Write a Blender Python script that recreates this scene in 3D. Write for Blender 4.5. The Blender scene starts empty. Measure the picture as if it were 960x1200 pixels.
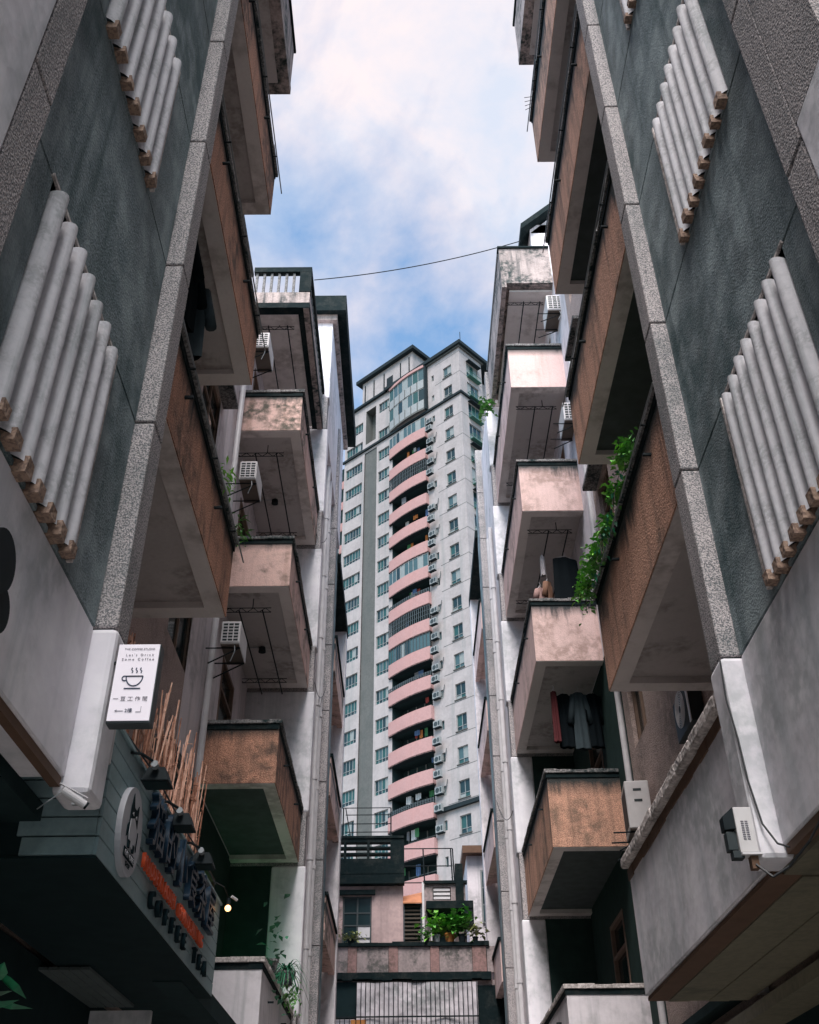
import bpy, bmesh, math, random
from mathutils import Vector, Matrix
random.seed(7)
R = math.radians
sc = bpy.context.scene
COL = sc.collection
# ------------------------------------------------------------------ camera
cam_d = bpy.data.cameras.new('camera')
cam = bpy.data.objects.new('camera', cam_d); COL.objects.link(cam)
M = Matrix(((0.99995987, 0.00798371, -0.00406322, 0), (0.00136659, -0.58421827, -0.81159543, 0), (-0.00885335, 0.81155731, -0.58420574, 1.6), (0, 0, 0, 1)))
cam.matrix_world = M
cam_d.sensor_fit = 'VERTICAL'; cam_d.sensor_height = 24.0
cam_d.lens = 24.0 * 1187.77 / 1200.0
cam_d.clip_start = 0.05; cam_d.clip_end = 5000
sc.camera = cam
# ------------------------------------------------------------------ world: blue sky behind broken white cloud
SUN_EL, SUN_AZ = R(54), R(187)
w = bpy.data.worlds.new('World'); sc.world = w; w.use_nodes = True
nt = w.node_tree; nt.nodes.clear()
def N(nt, t, **k):
    n = nt.nodes.new(t)
    for a, b in k.items(): setattr(n, a, b)
    return n
out = N(nt, 'ShaderNodeOutputWorld')
sky = N(nt, 'ShaderNodeTexSky', sky_type='NISHITA', sun_disc=False, sun_elevation=SUN_EL, sun_rotation=SUN_AZ)
sky.air_density = 1.0; sky.dust_density = 2.0
bg1 = N(nt, 'ShaderNodeBackground'); bg1.inputs[1].default_value = 0.115
skt = N(nt, 'ShaderNodeMixRGB', blend_type='MULTIPLY'); skt.inputs[0].default_value = 1
skt.inputs[2].default_value = (1.0, 1.2, 1.2, 1)
nt.links.new(sky.outputs[0], skt.inputs[1]); nt.links.new(skt.outputs[0], bg1.inputs[0])
tc = N(nt, 'ShaderNodeTexCoord')
mp = N(nt, 'ShaderNodeMapping'); mp.inputs['Location'].default_value = (3.1, 0.35, 1.7); mp.inputs['Scale'].default_value = (1, 1, 1.25)
nt.links.new(tc.outputs['Generated'], mp.inputs[0])
n1 = N(nt, 'ShaderNodeTexNoise'); n1.inputs['Scale'].default_value = 2.6; n1.inputs['Detail'].default_value = 12; n1.inputs['Roughness'].default_value = 0.55; n1.inputs['Distortion'].default_value = 0.25
nt.links.new(mp.outputs[0], n1.inputs[0])
sepz = N(nt, 'ShaderNodeSeparateXYZ'); nt.links.new(tc.outputs['Generated'], sepz.inputs[0])
bias = N(nt, 'ShaderNodeMath', operation='MULTIPLY_ADD'); nt.links.new(sepz.outputs[2], bias.inputs[0]); bias.inputs[1].default_value = 0.8; bias.inputs[2].default_value = -0.605
sm = N(nt, 'ShaderNodeMath', operation='ADD'); nt.links.new(n1.outputs[0], sm.inputs[0]); nt.links.new(bias.outputs[0], sm.inputs[1])
rp = N(nt, 'ShaderNodeValToRGB'); rp.color_ramp.elements[0].position = 0.42; rp.color_ramp.elements[1].position = 0.58
nt.links.new(sm.outputs[0], rp.inputs[0])
n2 = N(nt, 'ShaderNodeTexNoise'); n2.inputs['Scale'].default_value = 6.0; n2.inputs['Detail'].default_value = 10; n2.inputs['Roughness'].default_value = 0.6; n2.inputs['Distortion'].default_value = 0.4
nt.links.new(mp.outputs[0], n2.inputs[0])
rc = N(nt, 'ShaderNodeValToRGB')
rc.color_ramp.elements[0].position = 0.40; rc.color_ramp.elements[0].color = (0.325, 0.35, 0.41, 1)
rc.color_ramp.elements[1].position = 0.60; rc.color_ramp.elements[1].color = (0.44, 0.395, 0.405, 1)
nt.links.new(n2.outputs[0], rc.inputs[0])
bg2 = N(nt, 'ShaderNodeBackground'); bg2.inputs[1].default_value = 1.0
nt.links.new(rc.outputs[0], bg2.inputs[0])
mx = N(nt, 'ShaderNodeMixShader')
nt.links.new(rp.outputs[0], mx.inputs[0]); nt.links.new(bg1.outputs[0], mx.inputs[1]); nt.links.new(bg2.outputs[0], mx.inputs[2])
nt.links.new(mx.outputs[0], out.inputs[0])
# ------------------------------------------------------------------ sun through thin cloud
sd = bpy.data.lights.new('sun', 'SUN'); sd.energy = 3.1; sd.angle = R(30); sd.color = (1.0, 0.93, 0.9)
so = bpy.data.objects.new('sun', sd); COL.objects.link(so)
dirv = Vector((math.sin(SUN_AZ) * math.cos(SUN_EL), math.cos(SUN_AZ) * math.cos(SUN_EL), math.sin(SUN_EL)))
so.rotation_euler = dirv.to_track_quat('Z', 'Y').to_euler()
vs = sc.view_settings; vs.view_transform = 'Standard'; vs.look = 'None'; vs.exposure = 1.22; vs.gamma = 1.0; vs.use_curve_mapping = False
sc.cycles.max_bounces = 8; sc.cycles.diffuse_bounces = 7
# ------------------------------------------------------------------ helpers
class MB:
    def __init__(s): s.v = []; s.f = []; s.m = []
    def add(s, vs, fs, mi=0):
        b = len(s.v); s.v += [tuple(p) for p in vs]
        for f in fs: s.f.append(tuple(b + i for i in f)); s.m.append(mi)
        return s
    def box(s, x0, x1, y0, y1, z0, z1, mi=0):
        x0, x1 = sorted((x0, x1)); y0, y1 = sorted((y0, y1)); z0, z1 = sorted((z0, z1))
        return s.add([(x0, y0, z0), (x1, y0, z0), (x1, y1, z0), (x0, y1, z0), (x0, y0, z1), (x1, y0, z1), (x1, y1, z1), (x0, y1, z1)],
                     [(0, 3, 2, 1), (4, 5, 6, 7), (0, 1, 5, 4), (1, 2, 6, 5), (2, 3, 7, 6), (3, 0, 4, 7)], mi)
    def tube(s, p0, p1, r0, r1=None, n=8, caps=True, mi=0):
        p0 = Vector(p0); p1 = Vector(p1); r1 = r0 if r1 is None else r1
        d = (p1 - p0).normalized(); a = d.orthogonal().normalized(); b = d.cross(a)
        vs = []
        for p, r in ((p0, r0), (p1, r1)):
            for i in range(n):
                t = 2 * math.pi * i / n; vs.append(p + a * math.cos(t) * r + b * math.sin(t) * r)
        fs = [(i, (i + 1) % n, n + (i + 1) % n, n + i) for i in range(n)]
        if caps: fs += [tuple(range(n - 1, -1, -1)), tuple(range(n, 2 * n))]
        return s.add(vs, fs, mi)
    def path(s, pts, r, n=6, mi=0):
        for a, b in zip(pts, pts[1:]): s.tube(a, b, r, n=n, mi=mi)
        return s
    def prism(s, poly, z0, z1, mi=0):
        n = len(poly); vs = [(p[0], p[1], z0) for p in poly] + [(p[0], p[1], z1) for p in poly]
        return s.add(vs, [tuple(range(n - 1, -1, -1)), tuple(range(n, 2 * n))] + [(i, (i + 1) % n, n + (i + 1) % n, n + i) for i in range(n)], mi)
    def quad(s, a, b, c, d, mi=0): return s.add([a, b, c, d], [(0, 1, 2, 3)], mi)
    def rough(s, amt, seed=1):
        rr = random.Random(seed); s.v = [(x + rr.uniform(-amt, amt), y + rr.uniform(-amt, amt), z + rr.uniform(-amt, amt)) for x, y, z in s.v]; return s
    def mesh(s, name, mats, smooth=False):
        me = bpy.data.meshes.new(name); me.from_pydata(s.v, [], s.f)
        for m in (mats if isinstance(mats, (list, tuple)) else [mats]): me.materials.append(m)
        for p, i in zip(me.polygons, s.m): p.material_index = i; p.use_smooth = smooth
        bm = bmesh.new(); bm.from_mesh(me); bmesh.ops.recalc_face_normals(bm, faces=bm.faces); bm.to_mesh(me); bm.free()
        return me
    def build(s, name, mats, parent=None, bevel=0, smooth=False):
        return obj(name, s.mesh(name, mats, smooth), parent, bevel)
def obj(name, me, parent=None, bevel=0, loc=None, rot=None):
    o = bpy.data.objects.new(name, me); COL.objects.link(o)
    if parent: o.parent = parent
    if loc: o.location = loc
    if rot: o.rotation_euler = rot
    if bevel:
        b = o.modifiers.new('bevel', 'BEVEL'); b.width = bevel; b.segments = 2; b.limit_method = 'ANGLE'; b.harden_normals = False
    return o
def tag(o, label=None, cat=None, group=None, kind=None):
    if label: o['label'] = label
    if cat: o['category'] = cat
    if group: o['group'] = group
    if kind: o['kind'] = kind
    return o
def thing(name, label, cat, loc=(0, 0, 0), rz=0, group=None):
    o = bpy.data.objects.new(name, None); COL.objects.link(o); o.location = loc; o.rotation_euler = (0, 0, rz); o.empty_display_size = .2
    return tag(o, label, cat, group)
KIDS = {}
def copy_tree(o, loc=None, rz=None, label=None):
    def rec(a, par):
        c = a.copy(); COL.objects.link(c); c.parent = par
        for ch in [x for x in COL.objects if x.parent == a]: rec(ch, c)
        return c
    r = rec(o, None)
    if loc: r.location = loc
    if rz is not None: r.rotation_euler = (0, 0, rz)
    if label: r['label'] = label
    return r
# ------------------------------------------------------------------ materials
def pmat(name, col, col2=None, scale=60, speck=0.5, stain=None, stain_amt=0.5, stain_scale=0.8, bump=0.3, rough=0.85,
         drip=None, streak=None, metal=0, var=0.12, coat=0, bdist=0.01, band=None):
    """layers: speckle -> broad tone variation -> vertical streaks -> blotchy stain -> drips below a repeating top edge"""
    m = bpy.data.materials.new(name); m.use_nodes = True; nt = m.node_tree; L = nt.links
    b = nt.nodes['Principled BSDF']; b.inputs['Roughness'].default_value = rough; b.inputs['Metallic'].default_value = metal
    b.inputs['Specular IOR Level'].default_value = 0.3
    if coat: b.inputs['Coat Weight'].default_value = coat
    tc = N(nt, 'ShaderNodeTexCoord'); P = tc.outputs['Object']
    def noise(sc_, det=5, vec=P, ro=0.55):
        n = N(nt, 'ShaderNodeTexNoise'); n.inputs['Scale'].default_value = sc_; n.inputs['Detail'].default_value = det; n.inputs['Roughness'].default_value = ro
        L.new(vec, n.inputs[0]); return n.outputs[0]
    def ramp(src, a, c):
        r = N(nt, 'ShaderNodeMapRange'); r.inputs[1].default_value = a; r.inputs[2].default_value = c; r.interpolation_type = 'SMOOTHSTEP'; L.new(src, r.inputs[0]); return r.outputs[0]
    def mul(a, f):
        q = N(nt, 'ShaderNodeMath', operation='MULTIPLY'); L.new(a, q.inputs[0])
        if isinstance(f, (int, float)): q.inputs[1].default_value = f
        else: L.new(f, q.inputs[1])
        return q.outputs[0]
    def mix(fac, a, c):
        x = N(nt, 'ShaderNodeMixRGB'); L.new(fac, x.inputs[0])
        for i, v in ((1, a), (2, c)):
            if isinstance(v, tuple): x.inputs[i].default_value = (*v, 1)
            else: L.new(v, x.inputs[i])
        return x.outputs[0]
    col2 = col2 or tuple(c * 0.75 for c in col)
    vo = N(nt, 'ShaderNodeTexVoronoi'); vo.inputs['Scale'].default_value = scale; L.new(P, vo.inputs[0])
    sp = ramp(noise(scale * 1.3, 2), 0.42, 0.6)
    c = mix(mul(sp, speck), col, col2)
    tone = noise(0.55, 4)
    c = mix(mul(ramp(tone, 0.35, 0.65), var), c, tuple(x * 0.45 for x in col))
    c = mix(mul(ramp(noise(3.1, 6), 0.4, 0.7), var), c, tuple(min(1, x * 1.25) for x in col))
    if streak:
        mpn = N(nt, 'ShaderNodeMapping'); mpn.inputs['Scale'].default_value = (streak[2], streak[2], streak[2] * 0.06); L.new(P, mpn.inputs[0])
        s_ = ramp(noise(1.0, 6, mpn.outputs[0], 0.65), 0.46, 0.72)
        c = mix(mul(s_, streak[1]), c, streak[0])
    if stain:
        s_ = mul(ramp(noise(stain_scale, 8, P, 0.66), 0.46, 0.62), ramp(noise(stain_scale * 9, 5), 0.3, 0.6))
        c = mix(mul(s_, stain_amt), c, stain)
    if drip:   # (z of an edge, pitch, reach, amount, colour)
        sep = N(nt, 'ShaderNodeSeparateXYZ'); L.new(P, sep.inputs[0])
        a = N(nt, 'ShaderNodeMath', operation='SUBTRACT'); a.inputs[0].default_value = drip[0] + 100 * drip[1]; L.new(sep.outputs[2], a.inputs[1])
        mo = N(nt, 'ShaderNodeMath', operation='MODULO'); L.new(a.outputs[0], mo.inputs[0]); mo.inputs[1].default_value = drip[1]
        mpn = N(nt, 'ShaderNodeMapping'); mpn.inputs['Scale'].default_value = (3.2, 3.2, 0.35); L.new(P, mpn.inputs[0])
        nn = ramp(noise(1.0, 9, mpn.outputs[0], 0.8), 0.44, 0.78)
        big = ramp(noise(1.3, 3), 0.38, 0.66)
        reach = N(nt, 'ShaderNodeMath', operation='MULTIPLY_ADD'); L.new(mul(nn, big), reach.inputs[0]); reach.inputs[1].default_value = drip[2]; reach.inputs[2].default_value = drip[5] if len(drip) > 5 else 0.07
        q = N(nt, 'ShaderNodeMath', operation='DIVIDE'); L.new(mo.outputs[0], q.inputs[0]); L.new(reach.outputs[0], q.inputs[1])
        mr = N(nt, 'ShaderNodeMapRange'); mr.inputs[1].default_value = 0.45; mr.inputs[2].default_value = 1.5; mr.inputs[3].default_value = 1; mr.inputs[4].default_value = 0
        L.new(q.outputs[0], mr.inputs[0])
        c = mix(mul(mr.outputs[0], drip[3]), c, drip[4])
    L.new(c, b.inputs['Base Color'])
    if bump:
        bp = N(nt, 'ShaderNodeBump'); bp.inputs['Strength'].default_value = bump; bp.inputs['Distance'].default_value = bdist
        ad = N(nt, 'ShaderNodeMath', operation='ADD'); L.new(vo.outputs[0], ad.inputs[0]); L.new(mul(noise(scale * .35, 5), 1.2), ad.inputs[1])
        L.new(ad.outputs[0], bp.inputs['Height']); L.new(bp.outputs[0], b.inputs['Normal'])
    return m
def simple(name, col, rough=0.6, metal=0, emit=None, es=1.0, var=0.25, scale=6):
    m = bpy.data.materials.new(name); m.use_nodes = True; nt = m.node_tree; b = nt.nodes['Principled BSDF']
    n = N(nt, 'ShaderNodeTexNoise'); n.inputs['Scale'].default_value = scale; n.inputs['Detail'].default_value = 6
    tc = N(nt, 'ShaderNodeTexCoord'); nt.links.new(tc.outputs['Object'], n.inputs[0])
    x = N(nt, 'ShaderNodeMixRGB'); x.inputs[1].default_value = (*col, 1); x.inputs[2].default_value = (*[c * (1 - 2 * var) if var < .5 else 0 for c in col], 1)
    nt.links.new(n.outputs[0], x.inputs[0]); nt.links.new(x.outputs[0], b.inputs['Base Color'])
    b.inputs['Roughness'].default_value = rough; b.inputs['Metallic'].default_value = metal
    if emit: b.inputs['Emission Color'].default_value = (*emit, 1); b.inputs['Emission Strength'].default_value = es
    return m
SOOT = (0.010, 0.026, 0.030)
LP, LZ, LT = 2.93, 6.33, 7.14      # left building: storey, soffit, parapet top
RP, RZ, RT = 2.93, 6.10, 7.19
MT = dict(
 pebble=pmat('pebbledash_grey', (0.52, 0.47, 0.47), (0.10, 0.11, 0.12), 75, 0.95, stain=(0.12, 0.14, 0.145), stain_amt=.5, stain_scale=.5, bump=.35, streak=((0.10, 0.12, 0.125), .35, 7)),
 panel=pmat('pebbledash_panel', (0.30, 0.36, 0.38), (0.07, 0.12, 0.135), 75, 0.8, stain=(0.04, 0.085, 0.095), stain_amt=.75, stain_scale=.45, bump=.35, streak=((0.05, 0.09, 0.10), .75, 4), var=.75),
 pebble_tan=pmat('pebbledash_tan_left', (0.70, 0.37, 0.25), (0.26, 0.12, 0.08), 60, 0.8, stain=(0.05, 0.05, 0.045), stain_amt=.75, bump=.5, streak=((0.08, 0.06, 0.05), .6, 5), drip=(LT, LP, .5, .92, SOOT, .15)),
 pebble_tan_r=pmat('pebbledash_tan_right', (0.70, 0.40, 0.28), (0.28, 0.14, 0.10), 60, 0.75, stain=(0.05, 0.06, 0.05), stain_amt=.7, bump=.5, streak=((0.07, 0.06, 0.05), .65, 5), drip=(RT, RP, .85, .95, SOOT, .22)),
 pink=pmat('pink_render_left', (0.70, 0.48, 0.43), (0.54, 0.36, 0.32), 55, 0.5, stain=(0.06, 0.065, 0.05), stain_amt=.95, stain_scale=.9, bump=.3, streak=((0.28, 0.16, 0.12), .55, 5), drip=(LT, LP, .45, .9, SOOT, .12)),
 pink_r=pmat('pink_render_right', (0.76, 0.56, 0.53), (0.62, 0.44, 0.41), 55, 0.5, stain=(0.24, 0.16, 0.13), stain_amt=.6, stain_scale=1.0, bump=.3, streak=((0.36, 0.24, 0.20), .45, 5), drip=(RT, RP, .4, .95, SOOT, .17)),
 notch=pmat('pebbledash_notch_wall', (0.50, 0.39, 0.35), (0.24, 0.19, 0.18), 60, 0.7, stain=(0.14, 0.12, 0.11), stain_amt=.6, bump=.7),
 white=pmat('white_plaster', (0.82, 0.79, 0.84), (0.76, 0.74, 0.79), 12, 0.3, stain=(0.34, 0.37, 0.38), stain_amt=.6, stain_scale=1.1, bump=.18, rough=.7, streak=((0.36, 0.41, 0.44), .5, 3), var=.35),
 white_dirty=pmat('white_plaster_dirty', (0.76, 0.71, 0.74), (0.70, 0.65, 0.68), 14, 0.4, stain=(0.24, 0.24, 0.24), stain_amt=.5, stain_scale=.9, bump=.2, rough=.75, streak=((0.30, 0.31, 0.32), .5, 8), var=.2),
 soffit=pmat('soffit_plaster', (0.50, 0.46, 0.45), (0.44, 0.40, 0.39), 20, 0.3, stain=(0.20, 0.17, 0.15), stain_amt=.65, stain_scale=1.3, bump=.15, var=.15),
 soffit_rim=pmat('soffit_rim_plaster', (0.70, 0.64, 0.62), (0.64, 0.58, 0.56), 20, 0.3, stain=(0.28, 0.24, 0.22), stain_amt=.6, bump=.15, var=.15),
 coping=pmat('coping_concrete', (0.26, 0.25, 0.25), (0.05, 0.055, 0.055), 30, 0.7, stain=(0.012, 0.028, 0.03), stain_amt=.95, stain_scale=2.2, bump=.6),
 coping_light=pmat('coping_light_concrete', (0.66, 0.60, 0.58), (0.36, 0.32, 0.30), 26, 0.7, stain=(0.08, 0.075, 0.07), stain_amt=.6, stain_scale=3.0, bump=.8),
 slat=simple('dim_ceiling_slat', (0.10, 0.13, 0.13), .8),
 bamboo_dark=pmat('old_bamboo_stick', (0.50, 0.24, 0.16), (0.20, 0.09, 0.06), 16, 0.8, bump=.2, rough=.7),
 mortar=pmat('rough_mortar', (0.36, 0.38, 0.40), (0.10, 0.13, 0.135), 40, 0.9, bump=.8, stain=(0.05, 0.07, 0.07), stain_amt=.8, stain_scale=3),
 dark_wall=simple('shade_painted_wall', (0.035, 0.065, 0.06), .85), dark_slab=simple('shade_painted_ceiling', (0.10, 0.12, 0.12), .9),  # shade inside the loggias put into the wall and ceiling colours
 black=pmat('black_sooty_concrete', (0.007, 0.015, 0.017), (0.012, 0.020, 0.022), 12, 0.5, stain=(0.07, 0.07, 0.065), stain_amt=.25, stain_scale=4, bump=.4),
 eave=pmat('moss_black_render', (0.46, 0.38, 0.36), (0.30, 0.24, 0.22), 30, 0.6, stain=(0.012, 0.03, 0.03), stain_amt=1, stain_scale=1.6, bump=.5, streak=(SOOT, .9, 5), var=.4),
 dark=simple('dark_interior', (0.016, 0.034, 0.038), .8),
 void=simple('unlit_room', (0.028, 0.052, 0.056), .9),  # dark and void: deep shade of interiors put into the colour
 tube=pmat('grey_pipe', (0.74, 0.73, 0.77), (0.64, 0.64, 0.68), 25, 0.4, stain=(0.20, 0.23, 0.23), stain_amt=.4, stain_scale=5, bump=.15, rough=.7, streak=((0.22, 0.27, 0.28), .5, 14)),
 tube_end=pmat('broken_pipe_end', (0.36, 0.25, 0.19), (0.16, 0.11, 0.09), 40, 0.8, bump=.5),
 joint=simple('joint_shadow_gap', (0.03, 0.04, 0.045), .9),
 metal=simple('dark_metal', (0.02, 0.028, 0.032), .6),
 grey_metal=simple('grey_metal', (0.34, 0.37, 0.39), .5),
 white_paint=simple('white_paint', (0.72, 0.70, 0.72), .5, var=.12),
 ac=simple('ac_enamel', (0.70, 0.68, 0.68), .5, var=.15, scale=9),
 ac_under=simple('rusty_sheet', (0.16, 0.13, 0.11), .8),
 grille=simple('grille_dark', (0.02, 0.035, 0.04), .6),
 pvc=simple('white_pvc', (0.68, 0.66, 0.68), .5, var=.2),
 rust=simple('rusty_brown_board', (0.16, 0.085, 0.05), .8, scale=9),
 plank=pmat('brown_ceiling_plank', (0.22, 0.20, 0.14), (0.15, 0.14, 0.10), 14, 0.5, bump=.2, rough=.6, stain=(0.05, 0.05, 0.04), stain_amt=.5),
 sign=pmat('sign_teal_plank', (0.26, 0.37, 0.395), (0.21, 0.31, 0.33), 18, 0.4, bump=.12, rough=.5, stain=(0.05, 0.08, 0.085), stain_amt=.4),
 sign_disc=simple('sign_disc_grey', (0.42, 0.43, 0.47), .5, var=.1),
 sign_ink=simple('sign_ink_dark', (0.010, 0.024, 0.03), .95),
 sign_blue=simple('dark_blue_acrylic', (0.010, 0.03, 0.055), .38),
 orange=simple('orange_letter', (0.80, 0.10, 0.025), .4, var=.2, scale=30),
 lightbox=simple('lightbox_face', (0.85, 0.8, 0.86), .4, emit=(0.95, 0.88, 0.97), es=.08, var=.03),
 ink=simple('navy_ink', (0.03, 0.05, 0.10), .5, var=.05), ink_grey=simple('grey_ink', (0.16, 0.15, 0.18), .5, var=.05),
 bamboo=pmat('bamboo_stick', (0.92, 0.55, 0.42), (0.55, 0.26, 0.17), 16, 0.7, bump=.2, rough=.6, var=.4),
 frame_w=simple('window_frame_pale', (0.27, 0.29, 0.295), .5), frame_d=simple('window_frame_dark', (0.05, 0.065, 0.07), .5),
 wood=simple('old_wood_frame', (0.22, 0.14, 0.10), .8, scale=12),
 t_white=pmat('tower_tile_white', (0.30, 0.275, 0.275), (0.25, 0.23, 0.23), 3.5, 0.25, stain=(0.30, 0.28, 0.29), stain_amt=.3, stain_scale=.35, bump=.08, bdist=.02, streak=((0.17, 0.18, 0.18), .65, 1.3), rough=.6, var=.3),
 t_grey=pmat('tower_concrete_grey', (0.085, 0.09, 0.088), (0.06, 0.065, 0.064), 5, 0.5, stain=(0.05, 0.06, 0.058), stain_amt=.6, stain_scale=.5, bump=.1, bdist=.02, streak=((0.06, 0.07, 0.07), .6, 1.8)),
 t_pink=pmat('tower_pink_tile', (0.34, 0.205, 0.20), (0.27, 0.165, 0.16), 5, 0.4, stain=(0.34, 0.18, 0.17), stain_amt=.4, stain_scale=.8, bump=.06, streak=((0.40, 0.22, 0.21), .35, 3)),
 t_dark=simple('tower_eave_dark', (0.018, 0.028, 0.033), .7),
 house=pmat('stained_pink_wall', (0.56, 0.41, 0.40), (0.42, 0.31, 0.31), 9, 0.5, stain=(0.07, 0.065, 0.055), stain_amt=1.0, stain_scale=.7, bump=.25, streak=((0.25, 0.2, 0.2), .5, 4), var=.3),
 house_grey=pmat('stained_grey_panel', (0.38, 0.31, 0.31), (0.26, 0.22, 0.22), 14, 0.6, stain=(0.07, 0.075, 0.07), stain_amt=.85, stain_scale=1.6, bump=.25, streak=((0.14, 0.13, 0.13), .5, 6), var=.3),
 house_red=pmat('stained_red_panel', (0.33, 0.20, 0.19), (0.22, 0.14, 0.13), 14, 0.6, stain=(0.07, 0.06, 0.05), stain_amt=.7, stain_scale=1.6, bump=.25),
 tarp=pmat('white_tarpaulin', (0.60, 0.56, 0.60), (0.50, 0.47, 0.50), 5, 0.4, stain=(0.2, 0.23, 0.23), stain_amt=.6, stain_scale=1.0, bump=.5, bdist=.06),
 awning=simple('orange_awning', (0.62, 0.25, 0.12), .7), terracotta=simple('terracotta', (0.62, 0.24, 0.06), .7),
 asphalt=pmat('street_paving', (0.36, 0.35, 0.34), (0.28, 0.27, 0.26), 20, 0.6, bump=.3),
 hill=pmat('city_ground', (0.25, 0.24, 0.23), (0.18, 0.18, 0.17), 1, 0.5, bump=.1),
 cable=simple('black_cable', (0.02, 0.025, 0.03), .6),
 soil=simple('soil', (0.05, 0.04, 0.03), .9),
 cloth_black=simple('black_cloth', (0.006, 0.010, 0.013), .9), cloth_white=simple('pale_cloth', (0.62, 0.58, 0.60), .9), cloth_pink=simple('pink_cloth', (0.36, 0.22, 0.20), .9), cloth_red=simple('red_cloth', (0.09, 0.008, 0.012), .9), cloth_blue=simple('blue_grey_cloth', (0.03, 0.05, 0.06), .9), cloth_brown=simple('brown_cloth', (0.20, 0.10, 0.06), .9),
 bulb=simple('warm_bulb', (1, .7, .4), .3, emit=(1, .50, .20), es=1.6), green_lamp=simple('green_lamp_tube', (0, 1, .4), .3, emit=(0.01, 1.0, .30), es=4.5),
)
def leafmat(name, a, bcol):
    m = bpy.data.materials.new(name); m.use_nodes = True; nt = m.node_tree; b = nt.nodes['Principled BSDF']
    g = N(nt, 'ShaderNodeTexNoise'); g.inputs['Scale'].default_value = 14
    tc = N(nt, 'ShaderNodeTexCoord'); nt.links.new(tc.outputs['Object'], g.inputs[0])
    r = N(nt, 'ShaderNodeValToRGB'); r.color_ramp.elements[0].position = .35; r.color_ramp.elements[1].position = .65
    r.color_ramp.elements[0].color = (*a, 1); r.color_ramp.elements[1].color = (*bcol, 1)
    nt.links.new(g.outputs[0], r.inputs[0]); nt.links.new(r.outputs[0], b.inputs['Base Color'])
    b.inputs['Roughness'].default_value = .45; b.inputs['Subsurface Weight'].default_value = 0
    b.inputs['Transmission Weight'].default_value = 0
    return m
MT['leaf'] = leafmat('leaf_green', (0.04, 0.16, 0.025), (0.14, 0.44, 0.07)); MT['leaf_lime'] = leafmat('leaf_lime', (0.09, 0.32, 0.03), (0.30, 0.66, 0.09))
MT['leaf_pale'] = leafmat('leaf_pale', (0.12, 0.16, 0.06), (0.40, 0.42, 0.16)); MT['leaf_deep'] = leafmat('leaf_deep', (0.008, 0.10, 0.05), (0.02, 0.22, 0.10))
def glassmat(name, col, rough=.08, spec=.6):
    m = simple(name, col, rough, 0, var=.15); m.node_tree.nodes['Principled BSDF'].inputs['Specular IOR Level'].default_value = spec; return m
G = [glassmat('glass_dark', (0.012, 0.03, 0.034), .12, .35), glassmat('glass_teal', (0.02, 0.07, 0.068), .12, .35), glassmat('glass_curtain', (0.22, 0.25, 0.25), .3, .3), glassmat('glass_blue', (0.05, 0.095, 0.105), .15, .35)]

for k_ in ('sign_ink', 'black', 'cloth_black', 't_dark', 'coping', 'metal', 'dark', 'void', 'dark_wall', 'dark_slab', 'joint'): MT[k_].node_tree.nodes['Principled BSDF'].inputs['Specular IOR Level'].default_value = .08
MT['sign_blue'].node_tree.nodes['Principled BSDF'].inputs['Specular IOR Level'].default_value = .2
# ------------------------------------------------------------------ setting: ground
g = MB(); g.quad((-900, -300, -0.02), (900, -300, -0.02), (900, 1500, -0.02), (-900, 1500, -0.02)); tag(g.build('ground', MT['hill']), kind='structure')
g = MB(); g.quad((-2.6, -14, 0), (3.2, -14, 0), (3.2, 27, 0), (-2.6, 27, 0)); tag(g.build('alley_paving', MT['asphalt']), kind='structure')

def holed(mb, f, u0, u1, v0, v1, holes, depth, mi=0, mi_rev=0, back=None):
    """wall f(u,v,d) with rectangular holes and reveals; back = material index of a closing sheet at the hole's bottom"""
    us = sorted({u0, u1, *[h[0] for h in holes], *[h[1] for h in holes]}); us = [u for u in us if u0 - 1e-6 <= u <= u1 + 1e-6]
    vs_ = sorted({v0, v1, *[h[2] for h in holes], *[h[3] for h in holes]}); vs_ = [v for v in vs_ if v0 - 1e-6 <= v <= v1 + 1e-6]
    for a, b in zip(us, us[1:]):
        for c, d in zip(vs_, vs_[1:]):
            mu, mv = (a + b) / 2, (c + d) / 2
            if any(h[0] < mu < h[1] and h[2] < mv < h[3] for h in holes): continue
            mb.quad(f(a, c, 0), f(b, c, 0), f(b, d, 0), f(a, d, 0), mi)
    for (a, b, c, d) in holes:
        mb.quad(f(a, c, 0), f(b, c, 0), f(b, c, depth), f(a, c, depth), mi_rev); mb.quad(f(a, d, 0), f(b, d, 0), f(b, d, depth), f(a, d, depth), mi_rev)
        mb.quad(f(a, c, 0), f(a, d, 0), f(a, d, depth), f(a, c, depth), mi_rev); mb.quad(f(b, c, 0), f(b, d, 0), f(b, d, depth), f(b, c, depth), mi_rev)
        if back is not None: mb.quad(f(a, c, depth), f(b, c, depth), f(b, d, depth), f(a, d, depth), back)

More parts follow.
